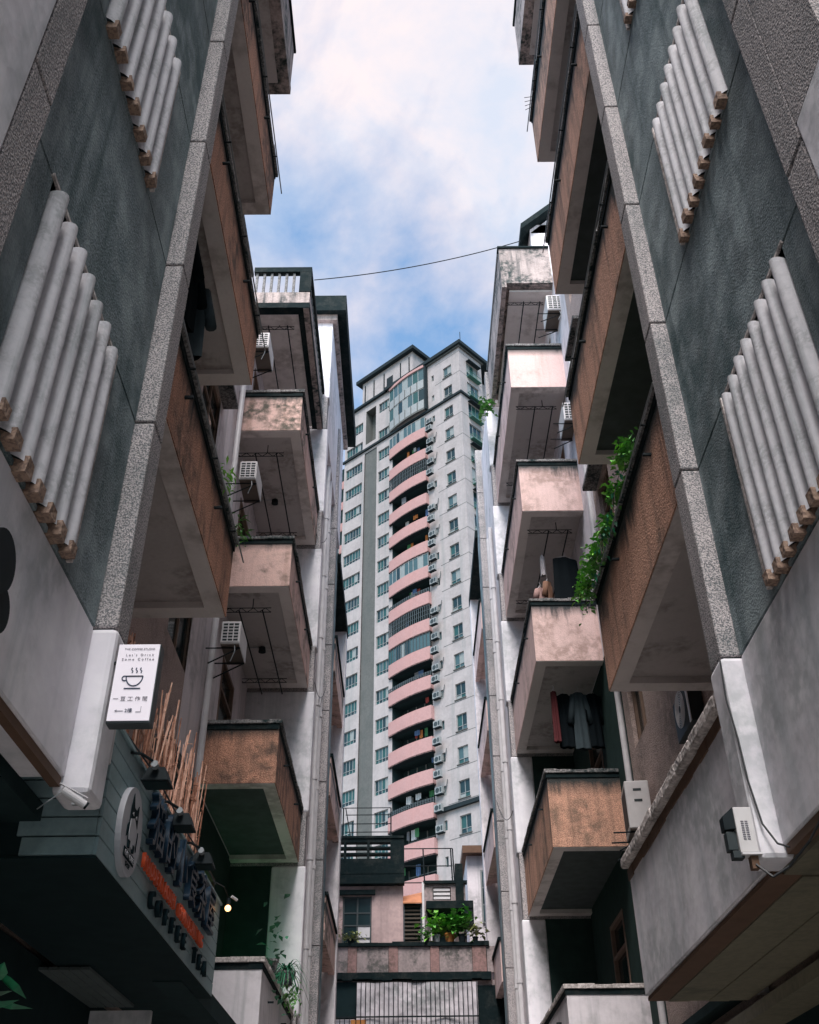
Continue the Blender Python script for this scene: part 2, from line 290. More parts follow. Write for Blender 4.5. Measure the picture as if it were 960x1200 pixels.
# ================================================================== the two near apartment blocks
def near_block(s, xo, xi, pit, z_soff, z_top, yP, tubes_y, zj, nfl, y1a, y1b, y2a, y2b, yP2, label, mats):
    """s=-1 left, +1 right; xo alley face, xi recessed wall; yP first pilaster, L1 y1a..y1b, L2 y2a..y2b, yP2 second pilaster"""
    root = thing('apartment_building', label, 'apartment building')
    X = lambda a: s * a
    hp = pit / 2
    zr = z_soff + nfl * pit                       # underside of roof slab
    # ---- pebbledashed facade panels with recessed joints (near bay, and the bay behind the camera)
    def facade(ya, yb, opening):
        back = MB(); back.box(X(xo + .09), X(xo + .30), ya, yb, zj, zr + 1.1)
        hol = [(opening[0], opening[1], zj + .04 + k * pit, zj + hp * 1.02 + k * pit) for k in range(nfl + 1)]
        j = 0
        while zj + j * hp < zr + 1.0:
            a, b = zj + j * hp + .012, zj + (j + 1) * hp - .012
            hh = [(opening[0], opening[1], max(h[2], a), min(h[3], b)) for h in hol if h[2] < b - .05 and h[3] > a + .05]
            hh = [(h[0], h[1], h[2] if h[2] > a + .002 else a, h[3] if h[3] < b - .002 else b) for h in hh]
            m = MB(); fn = lambda u, v, d: (X(xo + d), u, v)
            holed(m, fn, ya + .004, yb - .004, a, b, hh, .085)
            m.quad(fn(ya, a, 0), fn(yb, a, 0), fn(yb, a, .085), fn(ya, a, .085)); m.quad(fn(ya, b, 0), fn(yb, b, 0), fn(yb, b, .085), fn(ya, b, .085))
            m.build('panel', MT['panel'], root); j += 1
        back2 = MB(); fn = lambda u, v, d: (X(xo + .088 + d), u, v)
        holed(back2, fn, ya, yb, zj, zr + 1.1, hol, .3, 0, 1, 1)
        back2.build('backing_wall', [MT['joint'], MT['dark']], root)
    facade(yP - (2.15 if s < 0 else 2.38), yP, tubes_y)
    # ---- ventilation screens of half round pipes
    def screens(ty, k0, k1, n):
        y0, y1 = ty; sp = (y1 - y0 - .16) / (n - 1); r = sp * .37
        tm = None
        for k in range(k0, k1):
            z0 = zj - .03 + k * pit
            fr = MB()
            yb_, zz0, zz1 = y1 - .005, zj + .045 + k * pit, zj + hp * 1.0 + k * pit
            fr.box(X(xo - .03), X(xo + .02), y1 + .0, y1 + .022, zz0, zz1)
            fr.box(X(xo - .01), X(xo + .05), y0 - .02, y1 + .022, zz1, zz1 + .02)
            fo = fr.build('vent_screen', MT['coping_light'], root)
            mo = MB()
            for i in range(1, n):
                yy = y0 + .08 + (i - .5) * sp
                for q in range(16):
                    za = z0 + .10 + q * .0815; w2 = random.uniform(.004, .012); mo.box(X(xo + random.uniform(.005, .04)), X(xo + .06), yy - w2, yy + w2, za, za + .0812)
            mo.build('mortar_ridge', MT['mortar'], fo)['kind'] = 'stuff'
            for i in range(n):
                rr = random.Random(k * 31 + i * 7 + (5 if s > 0 else 0)); yc = y0 + .08 + i * sp
                zb, zt = z0 + .105 + rr.uniform(-.02, .02), z0 + 1.41 + rr.uniform(-.015, .015); m = MB(); seg = 14
                for q in range(1):
                    nn = 12
                    ring = lambda z, rad, sl: [(X(xo + .020 - math.sin(t) * rad * 1.25), yc + math.cos(t) * rad, z + sl * math.sin(t)) for t in [math.pi * a / nn * 1.25 - .35 for a in range(nn + 1)]]
                    if q == 0: A, B_ = ring(zb, r, -.03), ring(zt, r, .05)
                    else: A, B_ = ring(zb + .003, r * .8, -.03), ring(zt - .003, r * .8, .05)
                    base = len(m.v); m.add(A + B_, [(a, a + 1, nn + 2 + a, nn + 1 + a) for a in range(nn)], 0 if q == 0 else 1)
                    m.add(A, [tuple(range(nn + 1))], 1); m.add(B_, [tuple(range(nn + 1))], 0)
                tb = m.build('pipe', [MT['tube'], MT['joint']], fo, smooth=False)
                for p in tb.data.polygons: p.use_smooth = len(p.vertices) == 4
                e = MB(); hw = r * rr.uniform(.5, .7); e.box(X(xo - .062), X(xo + .03), yc - hw, yc + hw, zb - rr.uniform(.05, .08), zb + .006); e.rough(.004, k * 50 + i); e.build('broken_edge', MT['tube_end'], fo)
    screens(tubes_y, 0, 4, 7 if s < 0 else 8)
    # ---- first pilaster in segments, white plaster below
    pw = .12
    j = 0
    while zj + j * hp < zr + 1.0:
        MB().box(X(xo - pw), X(xo + .30), yP + .002, yP + .235, zj + j * hp + .008, zj + (j + 1) * hp - .008).build('pilaster', MT['pebble'], root, .012); j += 1
    MB().box(X(xo - pw + .02), X(xo + .28), yP + .02, yP + .215, zj - .02, zr + .9).build('pilaster_core', MT['joint'], root)
    MB().box(X(xo - pw - .012), X(xo + .06), yP - .012, yP + .25, 3.38 if s < 0 else 3.27, zj - .004).build('plaster_column', MT['white'], root, .03)
    wl = 3.46 if s < 0 else 3.34
    MB().box(X(xo), X(xo + .22), -12, yP - .013, wl, zj - .004).build('plaster_band', MT['white'], root, .012)
    MB().box(X(xo + .012), X(xo + (.06 if s < 0 else .22)), -12, yP - .02, wl - .05, wl - .003).build('edge_board', MT['rust'], root)
    # ---- pilaster behind (top corners of the picture) and the bay beyond it towards the camera
    yq = yP - (2.15 if s < 0 else 2.38)
    j = 0
    while zj + j * hp < zr + 1.0:
        MB().box(X(xo - .1), X(xo + .30), yq - .24, yq - .004, zj + j * hp + .008, zj + (j + 1) * hp - .008).build('pilaster', MT['pebble'], root, .012); j += 1
    facade(yq - 12, yq - 2.9, (yq - 4.5, yq - 3.3))
    for k in range(nfl):
        zs = z_soff + k * pit
        MB().box(X(xo), X(xo + .14), yq - 2.9, yq - .70, zs, zs + z_top - z_soff).build('balcony', mats['near'], root)
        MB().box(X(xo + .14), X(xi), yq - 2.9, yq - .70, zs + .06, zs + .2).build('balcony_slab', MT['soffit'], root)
    for k in range(-1, nfl):
        zs = z_soff + k * pit
        MB().box(X(xo - .105), X(xi), yq - .69, yq - .245, max(zs + z_top - z_soff, zj + .01), zs + pit - .02).build('end_wall', MT['white'], root, .02)
        if k >= 0: MB().box(X(xo - .10), X(xi), yq - .69, yq - .245, zs - .02, zs + z_top - z_soff).build('floor_band', MT['pebble'], root)
    # ---- recessed walls
    win = (y1b + 1.9, y1b + 3.1) if s < 0 else (y2a - 2.1, y2a - 1.25)
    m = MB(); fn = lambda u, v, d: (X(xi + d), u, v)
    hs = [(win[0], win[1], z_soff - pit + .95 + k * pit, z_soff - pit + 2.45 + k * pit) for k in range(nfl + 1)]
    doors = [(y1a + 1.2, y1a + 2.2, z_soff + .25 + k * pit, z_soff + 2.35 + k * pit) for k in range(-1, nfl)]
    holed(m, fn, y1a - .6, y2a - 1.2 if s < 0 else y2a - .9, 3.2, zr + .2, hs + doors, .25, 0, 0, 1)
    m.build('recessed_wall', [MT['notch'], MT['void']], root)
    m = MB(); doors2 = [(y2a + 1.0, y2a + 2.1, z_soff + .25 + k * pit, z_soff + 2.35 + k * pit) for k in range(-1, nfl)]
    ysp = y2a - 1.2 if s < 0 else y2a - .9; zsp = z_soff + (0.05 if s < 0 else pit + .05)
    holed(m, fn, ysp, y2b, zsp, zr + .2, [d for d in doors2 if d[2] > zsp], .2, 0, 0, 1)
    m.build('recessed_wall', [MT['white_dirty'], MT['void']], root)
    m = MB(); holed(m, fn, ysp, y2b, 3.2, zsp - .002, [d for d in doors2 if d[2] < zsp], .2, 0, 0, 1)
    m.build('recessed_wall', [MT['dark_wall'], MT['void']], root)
    wm = MB(); ww, wh = win[1] - win[0], 1.5
    for a, b in ((0, .06), (ww - .06, ww), (ww * .5 - .025, ww * .5 + .025)): wm.box(-.02, .05, a, b, 0, wh)
    for a, b in ((0, .06), (wh - .06, wh), (wh * .68, wh * .68 + .04)): wm.box(-.018, .048, 0, ww, a, b)
    wme = wm.mesh('window', MT['wood']); pm = MB().box(.02, .025, .03, ww - .03, .03, wh - .03).mesh('pane', G[0])
    for h in hs:
        o = obj('window', wme, root, loc=(X(xi + .08), win[0], h[2])); obj('pane', pm, o)
        MB().box(X(xi - .22), X(xi), win[0] - .1, win[1] + .1, h[3] + .05, h[3] + .12).build('window_hood', MT['coping'], root)
    for dlist in (doors, doors2):
        for d in dlist:
            f_ = MB(); f_.box(X(xi - .01), X(xi + .1), d[0], d[0] + .06, d[2], d[3]); f_.box(X(xi - .01), X(xi + .1), d[1] - .06, d[1], d[2], d[3]); f_.box(X(xi - .008), X(xi + .098), d[0] + .06, d[1] - .06, d[3] - .06, d[3])
            f_.box(X(xi - .008), X(xi + .098), d[0] + .06, d[1] - .06, d[3] - .5, d[3] - .45)
            dd = f_.build('door_frame', MT['wood'], root); MB().box(X(xi + .05), X(xi + .06), d[0] + .06, d[1] - .06, d[2], d[3] - .06).build('door_pane', G[0], dd)
    # ---- balconies
    def balcony(ya, yb, zs, zt, bm_, cm, near, th=.12, low=False, slab='soffit'):
        b = MB()
        b.box(X(xo), X(xo + th), ya, yb, zs + .012, zt)
        b.box(X(xo + th), X(xi), ya, ya + th, zs + .012, zt); b.box(X(xo + th), X(xi), yb - th, yb, zs + .012, zt)
        bo = b.build('balcony', bm_, root)
        c = MB(); n = 7
        for i in range(n):
            a0, a1 = ya - .03 + (yb - ya + .06) * i / n, ya - .03 + (yb - ya + .06) * (i + 1) / n
            c.box(X(xo - .035 + random.uniform(-.006, .006)), X(xo + th + .03), a0, a1 - .0005, zt + .002 + random.uniform(0, .006), zt + .058 + random.uniform(-.008, .008))
        for i in range(4):
            a0, a1 = xo + th + .031 + (xi - xo - th - .035) * i / 4, xo + th + .031 + (xi - xo - th - .035) * (i + 1) / 4
            c.box(X(a0), X(a1 - .0005), ya - .035 + random.uniform(-.006, .006), ya + th + .03, zt + .002, zt + .056 + random.uniform(-.008, .008))
        c.build('coping', cm, bo, .006)
        bd = MB(); bd.box(X(xo - .012), X(xo), ya - .012, yb + .002, zt - .07, zt - .001); bd.box(X(xo + .001), X(xi), ya - .012, ya - .0005, zt - .07, zt - .001); bd.rough(.004, int(ya * 10 + zs * 7)).build('drip_band', MT['black'], bo)
        r_ = MB(); rw = .17
        r_.box(X(xo + .01), X(xo + rw), ya + .01, yb - .01, zs, zs + .19); r_.box(X(xo + rw), X(xi - .002), ya + .01, ya + rw, zs + .001, zs + .189)
        r_.box(X(xo + rw), X(xi - .002), yb - rw - .02, yb - .01, zs + .001, zs + .189)
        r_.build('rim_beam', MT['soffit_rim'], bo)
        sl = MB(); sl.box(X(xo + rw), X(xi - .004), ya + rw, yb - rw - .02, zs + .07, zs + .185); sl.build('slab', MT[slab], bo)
        for q in range(2):
            yy = ya + .7 + q * (yb - ya) * .45; st = MB(); st.box(X(xo - .07), X(xo + .005), yy, yy + .025, zt - .30, zt - .28); st.build('drain_spout', MT['metal'], bo)
        return bo
    for k in range(nfl):
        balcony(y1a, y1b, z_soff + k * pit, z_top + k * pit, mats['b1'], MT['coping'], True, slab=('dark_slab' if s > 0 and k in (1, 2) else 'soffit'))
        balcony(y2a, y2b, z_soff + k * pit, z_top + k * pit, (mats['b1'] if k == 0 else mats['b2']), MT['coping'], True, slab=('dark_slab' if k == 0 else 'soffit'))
    balcony(y2a, y2b, z_soff - pit, z_top - pit, MT['white_dirty'], MT['coping_light'], True)
    if s > 0:
        pass
    else:
        MB().box(X(xo + .1), X(xi), y1a, y1b, z_soff - pit + .5, z_soff - pit + .62).build('first_floor_slab', MT['soffit'], root)
    # ---- roof slabs / parapets over the two balcony stacks
    zt = zr + (.9 if s < 0 else 1.05)
    rb = MB(); rb.box(X(xo - .06), X(xi + 1.5), y1a, y1b + .15, zr, zr + .16)
    rb.box(X(xo - .05), X(xo + .08), y1a, y1b + .14, zr + .16, zt + .2); rb.build('roof_slab', MT['eave'], root)
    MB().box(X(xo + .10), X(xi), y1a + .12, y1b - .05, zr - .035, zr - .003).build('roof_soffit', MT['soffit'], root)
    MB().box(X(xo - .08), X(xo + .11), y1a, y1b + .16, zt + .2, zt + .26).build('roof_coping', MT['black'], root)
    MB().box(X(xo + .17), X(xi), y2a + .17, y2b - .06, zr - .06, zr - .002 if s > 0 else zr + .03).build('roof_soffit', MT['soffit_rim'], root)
    if s > 0:
        rb = MB(); rb.box(X(xo), X(xo + .1), y2a, y2b, zr - .1, zt + .05); rb.box(X(xo + .1), X(xi), y2a, y2a + .1, zr + .02, zt + .05); rb.box(X(xo + .12), X(xi + 1), y2a + .12, y2b - .1, zr + .03, zr + .15)
        rb.build('roof_parapet', MT['eave'], root); MB().box(X(xo - .03), X(xi), y2a - .04, y2a + .14, zt + .052, zt + .1).build('roof_coping', MT['black'], root)
        MB().box(X(xo - .03), X(xo + .12), y2a + .14, y2b, zt + .052, zt + .1).build('roof_coping', MT['grey_metal'], root)
    else:
        rb = MB(); rb.box(X(xo), X(xo + .1), y2a, y2b, zr - .1, zr + .32); rb.box(X(xo + .1), X(xi), y2a, y2a + .1, zr + .05, zr + .32); rb.box(X(xo + .12), X(xi + 1), y2a + .12, y2b - .1, zr + .06, zr + .2)
        rb.build('roof_parapet', MT['eave'], root)
        bl = MB(); bl.box(X(xo - .012), X(xo + .2), y2a - .012, y2b, zr - .09, zr + .04); bl.box(X(xo + .2), X(xi), y2a - .012, y2a + .16, zr - .085, zr + .04); bl.build('roof_edge', MT['black'], root)
        pr = thing_part = MB(); pr.box(X(xo - .01), X(xi), y2a - .01, y2a + .1, zr + .86, zr + .98); pr.box(X(xo - .01), X(xo + .12), y2a + .1, y2b, zr + .86, zr + .98); pr.box(X(xo - .008), X(xo + .2), y2a - .008, y2a + .098, zr + .33, zr + .86)
        rr = pr.build('roof_railing', MT['black'], root)
        bal = MB().box(-.022, .022, -.022, .022, 0, .54).mesh('baluster', MT['coping'])
        for i in range(6): obj('baluster', bal, rr, loc=(X(xo + .31 + i * .135), y2a + .05, zr + .321))
        for i in range(16): obj('baluster', bal, rr, loc=(X(xo + .05), y2a + .25 + i * .2, zr + .321))
    # ---- end wall (white bays between pebbled floor bands)
    for k in range(-2, nfl + (2 if s < 0 else 0)):
        a = z_top + k * pit; b = z_soff + (k + 1) * pit
        if b < 3: continue
        if s < 0 and k >= nfl: b = min(b, 18.3)
        if k > nfl: continue
        dk = (k < 0 if s < 0 else k < 1); xe = xo + (.42 if s < 0 else .30)
        MB().box(X(xo - .11), X(xe if dk else xi + .3), y2b + .05, y2b + .32, max(a, 3.2), b - .03).build('end_wall', MT['white'], root, .03)
        if dk: MB().box(X(xe + .0), X(xi + .3), y2b + .056, y2b + .31, max(a, 3.2), b - .03).build('inner_wall', MT['dark_wall'], root)  # inner part of the same end wall, its falling-off light painted as dark colour
        if k < nfl: MB().box(X(xo - .075), X(xi + .3), y2b + .052, y2b + .30, b - .03, b + (z_top - z_soff)).build('floor_band', MT['pebble'], root)
    MB().box(X(xo + .02), X(xo + .4), y2b + .32, yP2, 3.2, zr + 1).build('facade_wall', MT['white_dirty'], root)
    # second pilaster
    j = 0
    while zj - hp + j * hp < zr + (2.2 if s < 0 else 1.0):
        MB().box(X(xo - pw - .02), X(xo + .30), yP2, yP2 + .24, zj - hp + j * hp + .006, zj + j * hp - .006).build('pilaster', MT['pebble'], root, .012); j += 1
    MB().box(X(xo), X(xo + .2), yP2 + .24, yP2 + 2.4, 3.4, zr + 1).build('facade_wall', MT['panel'], root)
    ye = yP2 + 2.5
    for k in range(-1, nfl):
        zs = z_soff + k * pit + .1
        bo = MB(); bo.box(X(xo - .02), X(xo + .12), ye, ye + 3.2, zs, zs + .85); bo.box(X(xo + .12), X(xi), ye, ye + .12, zs, zs + .85); bo.box(X(xo + .1), X(xi), ye + .1, ye + 3.1, zs + .03, zs + .15)
        b2 = bo.build('balcony', mats['b2'], root); MB().box(X(xo - .06), X(xo + .13), ye - .03, ye + 3.2, zs + .852, zs + .92).build('coping', MT['black'], b2)
    MB().box(X(xi), X(xi + .2), ye - .1, ye + 3.4, 0, zr).build('recessed_wall', MT['notch'], root)
    MB().box(X(xo - .05), X(xi + 1), ye + 3.25, ye + 3.6, 0, zr).build('end_wall', MT['white_dirty'], root)
    MB().box(X(xo - .07), X(xi + 1), ye - .2, ye + 3.65, zr, zr + .25).build('roof_slab', MT['black'], root)
    # ---- mass of the block behind the facade (keeps the alley closed from light)
    MB().box(X(xi + .35), X(xi + 9), -12, ye + 3.5, 3.5, zr + .3).build('building_core', MT['white_dirty'], root)
    # ---- ground floor
    gx = 2.62 if s < 0 else 3.25
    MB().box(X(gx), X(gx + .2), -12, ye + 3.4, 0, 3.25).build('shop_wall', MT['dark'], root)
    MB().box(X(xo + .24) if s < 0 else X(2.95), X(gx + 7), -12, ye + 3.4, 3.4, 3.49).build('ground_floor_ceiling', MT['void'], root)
    if s < 0: MB().box(X(xo + .03), X(xo + .25), y1b, y2a, 3.2, 3.36).build('edge_beam', MT['void'], root)
    return root

LX, LI, RX, RI = 1.68, 2.72, 2.05, 3.12
left = near_block(-1, LX, LI, LP, LZ, LT, 4.80, (3.02, 4.20), 4.30, 3, 5.06, 8.24, 12.45, 15.75, 18.6,
    'grey pebbledashed apartment block on the left with brown and pink balconies', dict(b1=MT['pebble_tan'], b2=MT['pink'], near=MT['pebble']))
right = near_block(1, RX, RI, RP, RZ, RT, 5.58, (3.62, 4.84), 4.50, 4, 5.86, 9.40, 14.40, 18.14, 21.5,
    'grey pebbledashed apartment block on the right with brown and pink balconies', dict(b1=MT['pebble_tan_r'], b2=MT['pink_r'], near=MT['pebble_tan_r']))
exec_after = []
# stair tower on the left roof with black overhanging eave
m = MB(); m.box(-3.4, -1.60, 16.08, 20.4, 15.2, 18.5); m.build('stair_tower', MT['white_dirty'], left)
m = MB(); m.box(-3.4, -1.50, 15.98, 20.6, 18.45, 18.62); m.build('tower_eave', MT['eave'], left)
m = MB(); m.box(-3.4, -1.30, 15.85, 20.7, 18.62, 19.1); m.build('tower_parapet', MT['black'], left)
# right terrace parapet on first floor
m = MB(); m.box(2.05, 2.17, 5.835, 9.6, 3.31, 4.38); m.box(2.17, 3.1, 9.48, 9.6, 3.31, 4.38); m.build('terrace_parapet', MT['white'], right, .01)
m = MB()
for i in range(16):
    a = 5.84 + i * .236
    rz_ = .062 + random.uniform(-.004, .004); m.box(1.985 + random.uniform(-.005, .005), 2.21, a, a + .2358, 4.39 + random.uniform(-.006, .006), 4.39 + rz_ * 1.6)
m.build('terrace_coping', MT['coping_light'], right, .02)
m = MB()
for i in range(16):
    a = 5.84 + i * .236; m.box(2.042 + random.uniform(-.003, .003), 2.05, a, a + .2355, 4.30 + random.uniform(-.012, .012), 4.385)
m.build('terrace_shadow_strip', MT['rust'], right)  # painted shadow below the coping, a thin strip in the brown board colour
for i in range(5):
    a = 2.07 + i * .175; m = MB(); m.box(a, a + .17, 5.9 if i else 5.86, 9.6 - .0, 3.265 + (0 if i % 2 else .006), 3.3); m.build('ceiling_plank', MT['plank'] if i else MT['rust'], right)
MB().box(2.9, 3.3, -3, 14, 3.1, 3.2).build('ceiling_beam', MT['plank'], right)
MB().box(2.12, 2.9, -3, 5.84, 3.26, 3.3).build('ceiling_board', MT['plank'], right)
MB().box(3.0, 3.22, 10.4, 10.62, 0, 3.1).build('shop_pillar', MT['plank'], right)
# ---- pipes on both far facades
for (s, xo, y0) in ((-1, 1.68, 17.2), (1, 2.05, 20.0)):
    for i in range(2):
        p = MB(); p.tube((s * (xo - .03), y0 + i * .5, 3.3), (s * (xo - .03), y0 + i * .5, 15.5), .05, n=10)
        for k in range(8): p.tube((s * (xo - .03), y0 + i * .5, 4 + k * 1.4), (s * (xo - .03), y0 + i * .5, 4.07 + k * 1.4), .062, n=10)
        p.build('drain_pipe', MT['pvc'], left if s < 0 else right, smooth=False)
# long grey clothes rails fixed outside the brown balconies
for (s, xo, ya, yb, zt, pit, n, par) in ((-1, 1.60, 5.2, 8.5, 7.02, LP, 3, left), (1, 1.975, 6.0, 9.6, 7.1, RP, 4, right)):
    for k in range(n):
        z = zt + k * pit; p = MB(); p.tube((s * (xo + .02), ya, z + .08), (s * (xo + .02), yb, z + .095), .008, n=6)
        ro = p.build('clothes_rail', MT['grey_metal'], par)
        for q in range(3):
            yy = ya + .5 + q * 1.1; b_ = MB(); b_.box(s * (xo + .01), s * (xo + .1), yy, yy + .015, z + .06, z + .071); b_.build('rail_bracket', MT['metal'], ro)
# ================================================================== text helper
def text_mesh(txt, size, extrude, mat, name='lettering', sx=1.0):
    cu = bpy.data.curves.new('t', 'FONT'); cu.body = txt; cu.size = size; cu.extrude = extrude; cu.align_x = 'CENTER'; cu.align_y = 'CENTER'; cu.resolution_u = 3
    o = bpy.data.objects.new('t', cu); COL.objects.link(o); o.scale = (sx, 1, 1)
    bpy.context.view_layer.update(); dg = bpy.context.evaluated_depsgraph_get()
    me = bpy.data.meshes.new_from_object(o.evaluated_get(dg)); me.transform(Matrix.Diagonal((sx, 1, 1, 1)))
    me.materials.clear(); me.materials.append(mat); me.name = name
    bpy.data.objects.remove(o); return me
# ================================================================== coffee light box
cs = thing('lightbox_sign', 'white hanging light box with a coffee cup drawing, fixed to the left white column', 'sign', (-1.402, 4.74, 3.945)); cs.scale = (.953, .953, .953)
MB().box(-.118, .118, 0, .085, -.235, .235).build('case', MT['frame_d'], cs, .006)
MB().box(-.112, .112, -.006, -.0005, -.222, .229).build('face', MT['lightbox'], cs)
def face_text(t, size, x, z, mat, sx=1):
    o = obj('lettering', text_mesh(t, size, .0008, mat, sx=sx), cs, loc=(x, -.0085, z), rot=(R(90), 0, 0)); return o
face_text('THE COFFEE STUDIO', .0155, .005, .198, MT['ink_grey'], 1.15)
face_text("L e t ' s   D r i n k", .020, .010, .162, MT['ink_grey'], 1.05)
face_text('S o m e   C o f f e e', .020, .003, .136, MT['ink_grey'], 1.1)
face_text('一 豆 工 作 間', .029, -.004, -.100, MT['ink_grey'], 1.05)
face_text('2樓', .027, -.004, -.167, MT['ink'])
ar = MB(); Y0, Y1 = -.0095, -.007
ar.box(-.072, -.032, Y0, Y1, -.169, -.167); ar.box(.035, .062, Y0, Y1, -.175, -.173); ar.box(.060, .062, Y0, Y1, -.1735, -.142)
ar.add([(-.078, Y0, -.168), (-.066, Y0, -.160), (-.066, Y0, -.176)], [(0, 1, 2)]); ar.build('arrow_mark', MT['ink_grey'], cs)
cup = MB(); pts = [(-.045, .035)] + [(-.0 + .045 * math.cos(t), .035 + .058 * math.sin(t)) for t in [math.pi + math.pi * i / 16 for i in range(17)]] + [(-.045, .035)]
def stroke(mb, pts, r=.0035):
    for a, b in zip(pts, pts[1:]): mb.tube((a[0], -.008, a[1]), (b[0], -.008, b[1]), r, n=6)
stroke(cup, pts + [(.045, .035)]); stroke(cup, [(-.052 + .014 * math.cos(t), .022 + .014 * math.sin(t)) for t in [R(40) + R(290) * i / 10 for i in range(11)]]); stroke(cup, [(-.048, -.038), (.040, -.038)])
for q in (-.018, .006, .030): stroke(cup, [(q + .005 * math.sin(i * 1.05), .055 + i * .005) for i in range(7)], .0028)
cup.build('cup_drawing', MT['ink'], cs)
MB().tube((-.118, .07, .15), (-.16, .10, .17), .012, n=8).build('mount_arm', MT['metal'], cs)
# ================================================================== plank shop sign
ss = thing('shop_sign', 'dark teal plank shop sign with round cat emblem and orange letters, at left', 'shop sign')
SX, SY0, SY1, SZ0, SZ1 = -1.60, 5.24, 8.95, 3.22, 3.93
n = 7; h = (SZ1 - SZ0) / n
MB().box(-2.5, SX - .02, SY0 + .02, SY1 - .01, SZ0 + .01, SZ1 - .01).build('box_frame', MT['dark'], ss)
for i in range(n):
    MB().box(SX - .02, SX, SY0, SY1, SZ0 + i * h + .004, SZ0 + (i + 1) * h - .004).build('plank', MT['sign'], ss, .003)
    MB().box(-2.0 - i * .03, SX - .021, SY0, SY0 + .019, SZ0 + i * h + .004, SZ0 + (i + 1) * h - .004).build('plank', MT['sign'], ss, .003)
m = MB(); m.box(SX - .06, SX + .015, SY0 - .01, SY1, SZ1, SZ1 + .02); m.build('top_trim', MT['sign'], ss)
m = MB(); m.box(-2.5, SX, SY0, SY1, SZ0 - .012, SZ0); m.build('underside', MT['dark'], ss)
# emblem
dc = thing('x', 'x', 'x'); bpy.data.objects.remove(dc)
m = MB(); cy, cz, ry, rz = 5.72, 3.50, .225, .245
ring = [(math.cos(2 * math.pi * i / 40) * ry, math.sin(2 * math.pi * i / 40) * rz) for i in range(40)]
vsA = [(SX + .001, cy + a, cz + b) for a, b in ring] + [(SX + .035, cy + a, cz + b) for a, b in ring]
m.add(vsA, [tuple(range(40, 80))] + [(i, (i + 1) % 40, 40 + (i + 1) % 40, 40 + i) for i in range(40)])
disc = m.build('emblem_disc', MT['sign_disc'], ss)
def poly(pts, mat, name, d=.004):
    m = MB(); k = len(pts); x0 = SX + .0355
    m.add([(x0, cy + a, cz + b) for a, b in pts] + [(x0 + d, cy + a, cz + b) for a, b in pts], [tuple(range(k, 2 * k))] + [(i, (i + 1) % k, k + (i + 1) % k, k + i) for i in range(k)])
    return m.build(name, mat, disc)
poly([(-.085, .12), (-.06, .20), (-.02, .13), (.035, .13), (.075, .17), (.085, .09), (.09, -.02), (.075, -.07), (-.075, -.07), (-.09, -.02)], MT['sign_ink'], 'cat_outline')
poly([(-.075, .05), (.0, .075), (.075, .03), (.078, -.03), (.055, -.09), (-.055, -.09), (-.078, -.03)], MT['sign_disc'], 'cat_belly', .007)
poly([(-.055, .085), (-.035, .1), (-.025, .08)], MT['sign_disc'], 'eye', .007); poly([(.02, .085), (.04, .1), (.05, .08)], MT['sign_disc'], 'eye', .007)
for q in (-.05, .05): poly([(q - .02, -.065), (q + .02, -.065), (q + .015, -.105), (q - .015, -.105)], MT['sign_ink'], 'paw', .009)
poly([(-.115, .0), (-.1, .02), (-.1, -.05), (-.115, -.06)], MT['sign_ink'], 'paw'); poly([(.115, -.06), (.12, .03), (.128, .03), (.125, -.08)], MT['sign_ink'], 'fork')
poly([(-.12, -.115), (.12, -.115), (.12, -.165), (-.12, -.165)], MT['sign_ink'], 'name_bar')
obj('lettering', text_mesh('CAT CAFE', .045, .001, MT['sign_disc'], sx=1.0), disc, loc=(SX + .042, cy, cz - .142), rot=(R(90), 0, R(90)))
obj('lettering', text_mesh('SHOP', .04, .001, MT['sign_ink'], sx=1.0), disc, loc=(SX + .038, cy, cz - .19), rot=(R(90), 0, R(90)))
def sign_text(t, size, y, z, mat, ext, sx=1.0, off=.03, each=True):
    me = text_mesh(t, size, ext, mat, sx=sx); return obj('lettering', me, ss, loc=(SX + off, y, z), rot=(R(90), 0, R(90)))
for i, ch in enumerate('猫的小食茶屋'):
    sign_text(ch, .36, 6.28 + i * .40, 3.70, MT['sign_blue'], .022, 1.0, .035)
wd = 'MAODEXIAOSHI CHAWUCANTING'
for i, ch in enumerate(wd):
    if ch != ' ': sign_text(ch, .125, 6.14 + i * .083, 3.455, MT['orange'], .012, .9, .025)
for i, ch in enumerate('COFFEE TEA'):
    if ch != ' ': sign_text(ch, .15, 6.45 + i * .215, 3.315, MT['sign_ink'], .015, 1.0, .02)
# white tube light at the sign's near top corner
tl = MB(); tl.tube((-1.60, 5.16, 3.68), (-1.60, 5.16, 3.96), .02, n=8); tag(tl.build('tube_light', MT['pvc']), 'short white tube standing at the near top corner of the teal plank sign', 'tube light')
# soffit slats + white panel behind sign
for i in range(12):
    a = -3.15 + i * .075; MB().box(a, a + .066, 7.7, 9.12, 3.18, 3.2).build('ceiling_slat', MT['slat'], left)
m = MB(); m.box(-3.12, -2.12, 9.14, 9.2, 2.3, 3.16); m.build('shop_fascia', MT['white'], left)
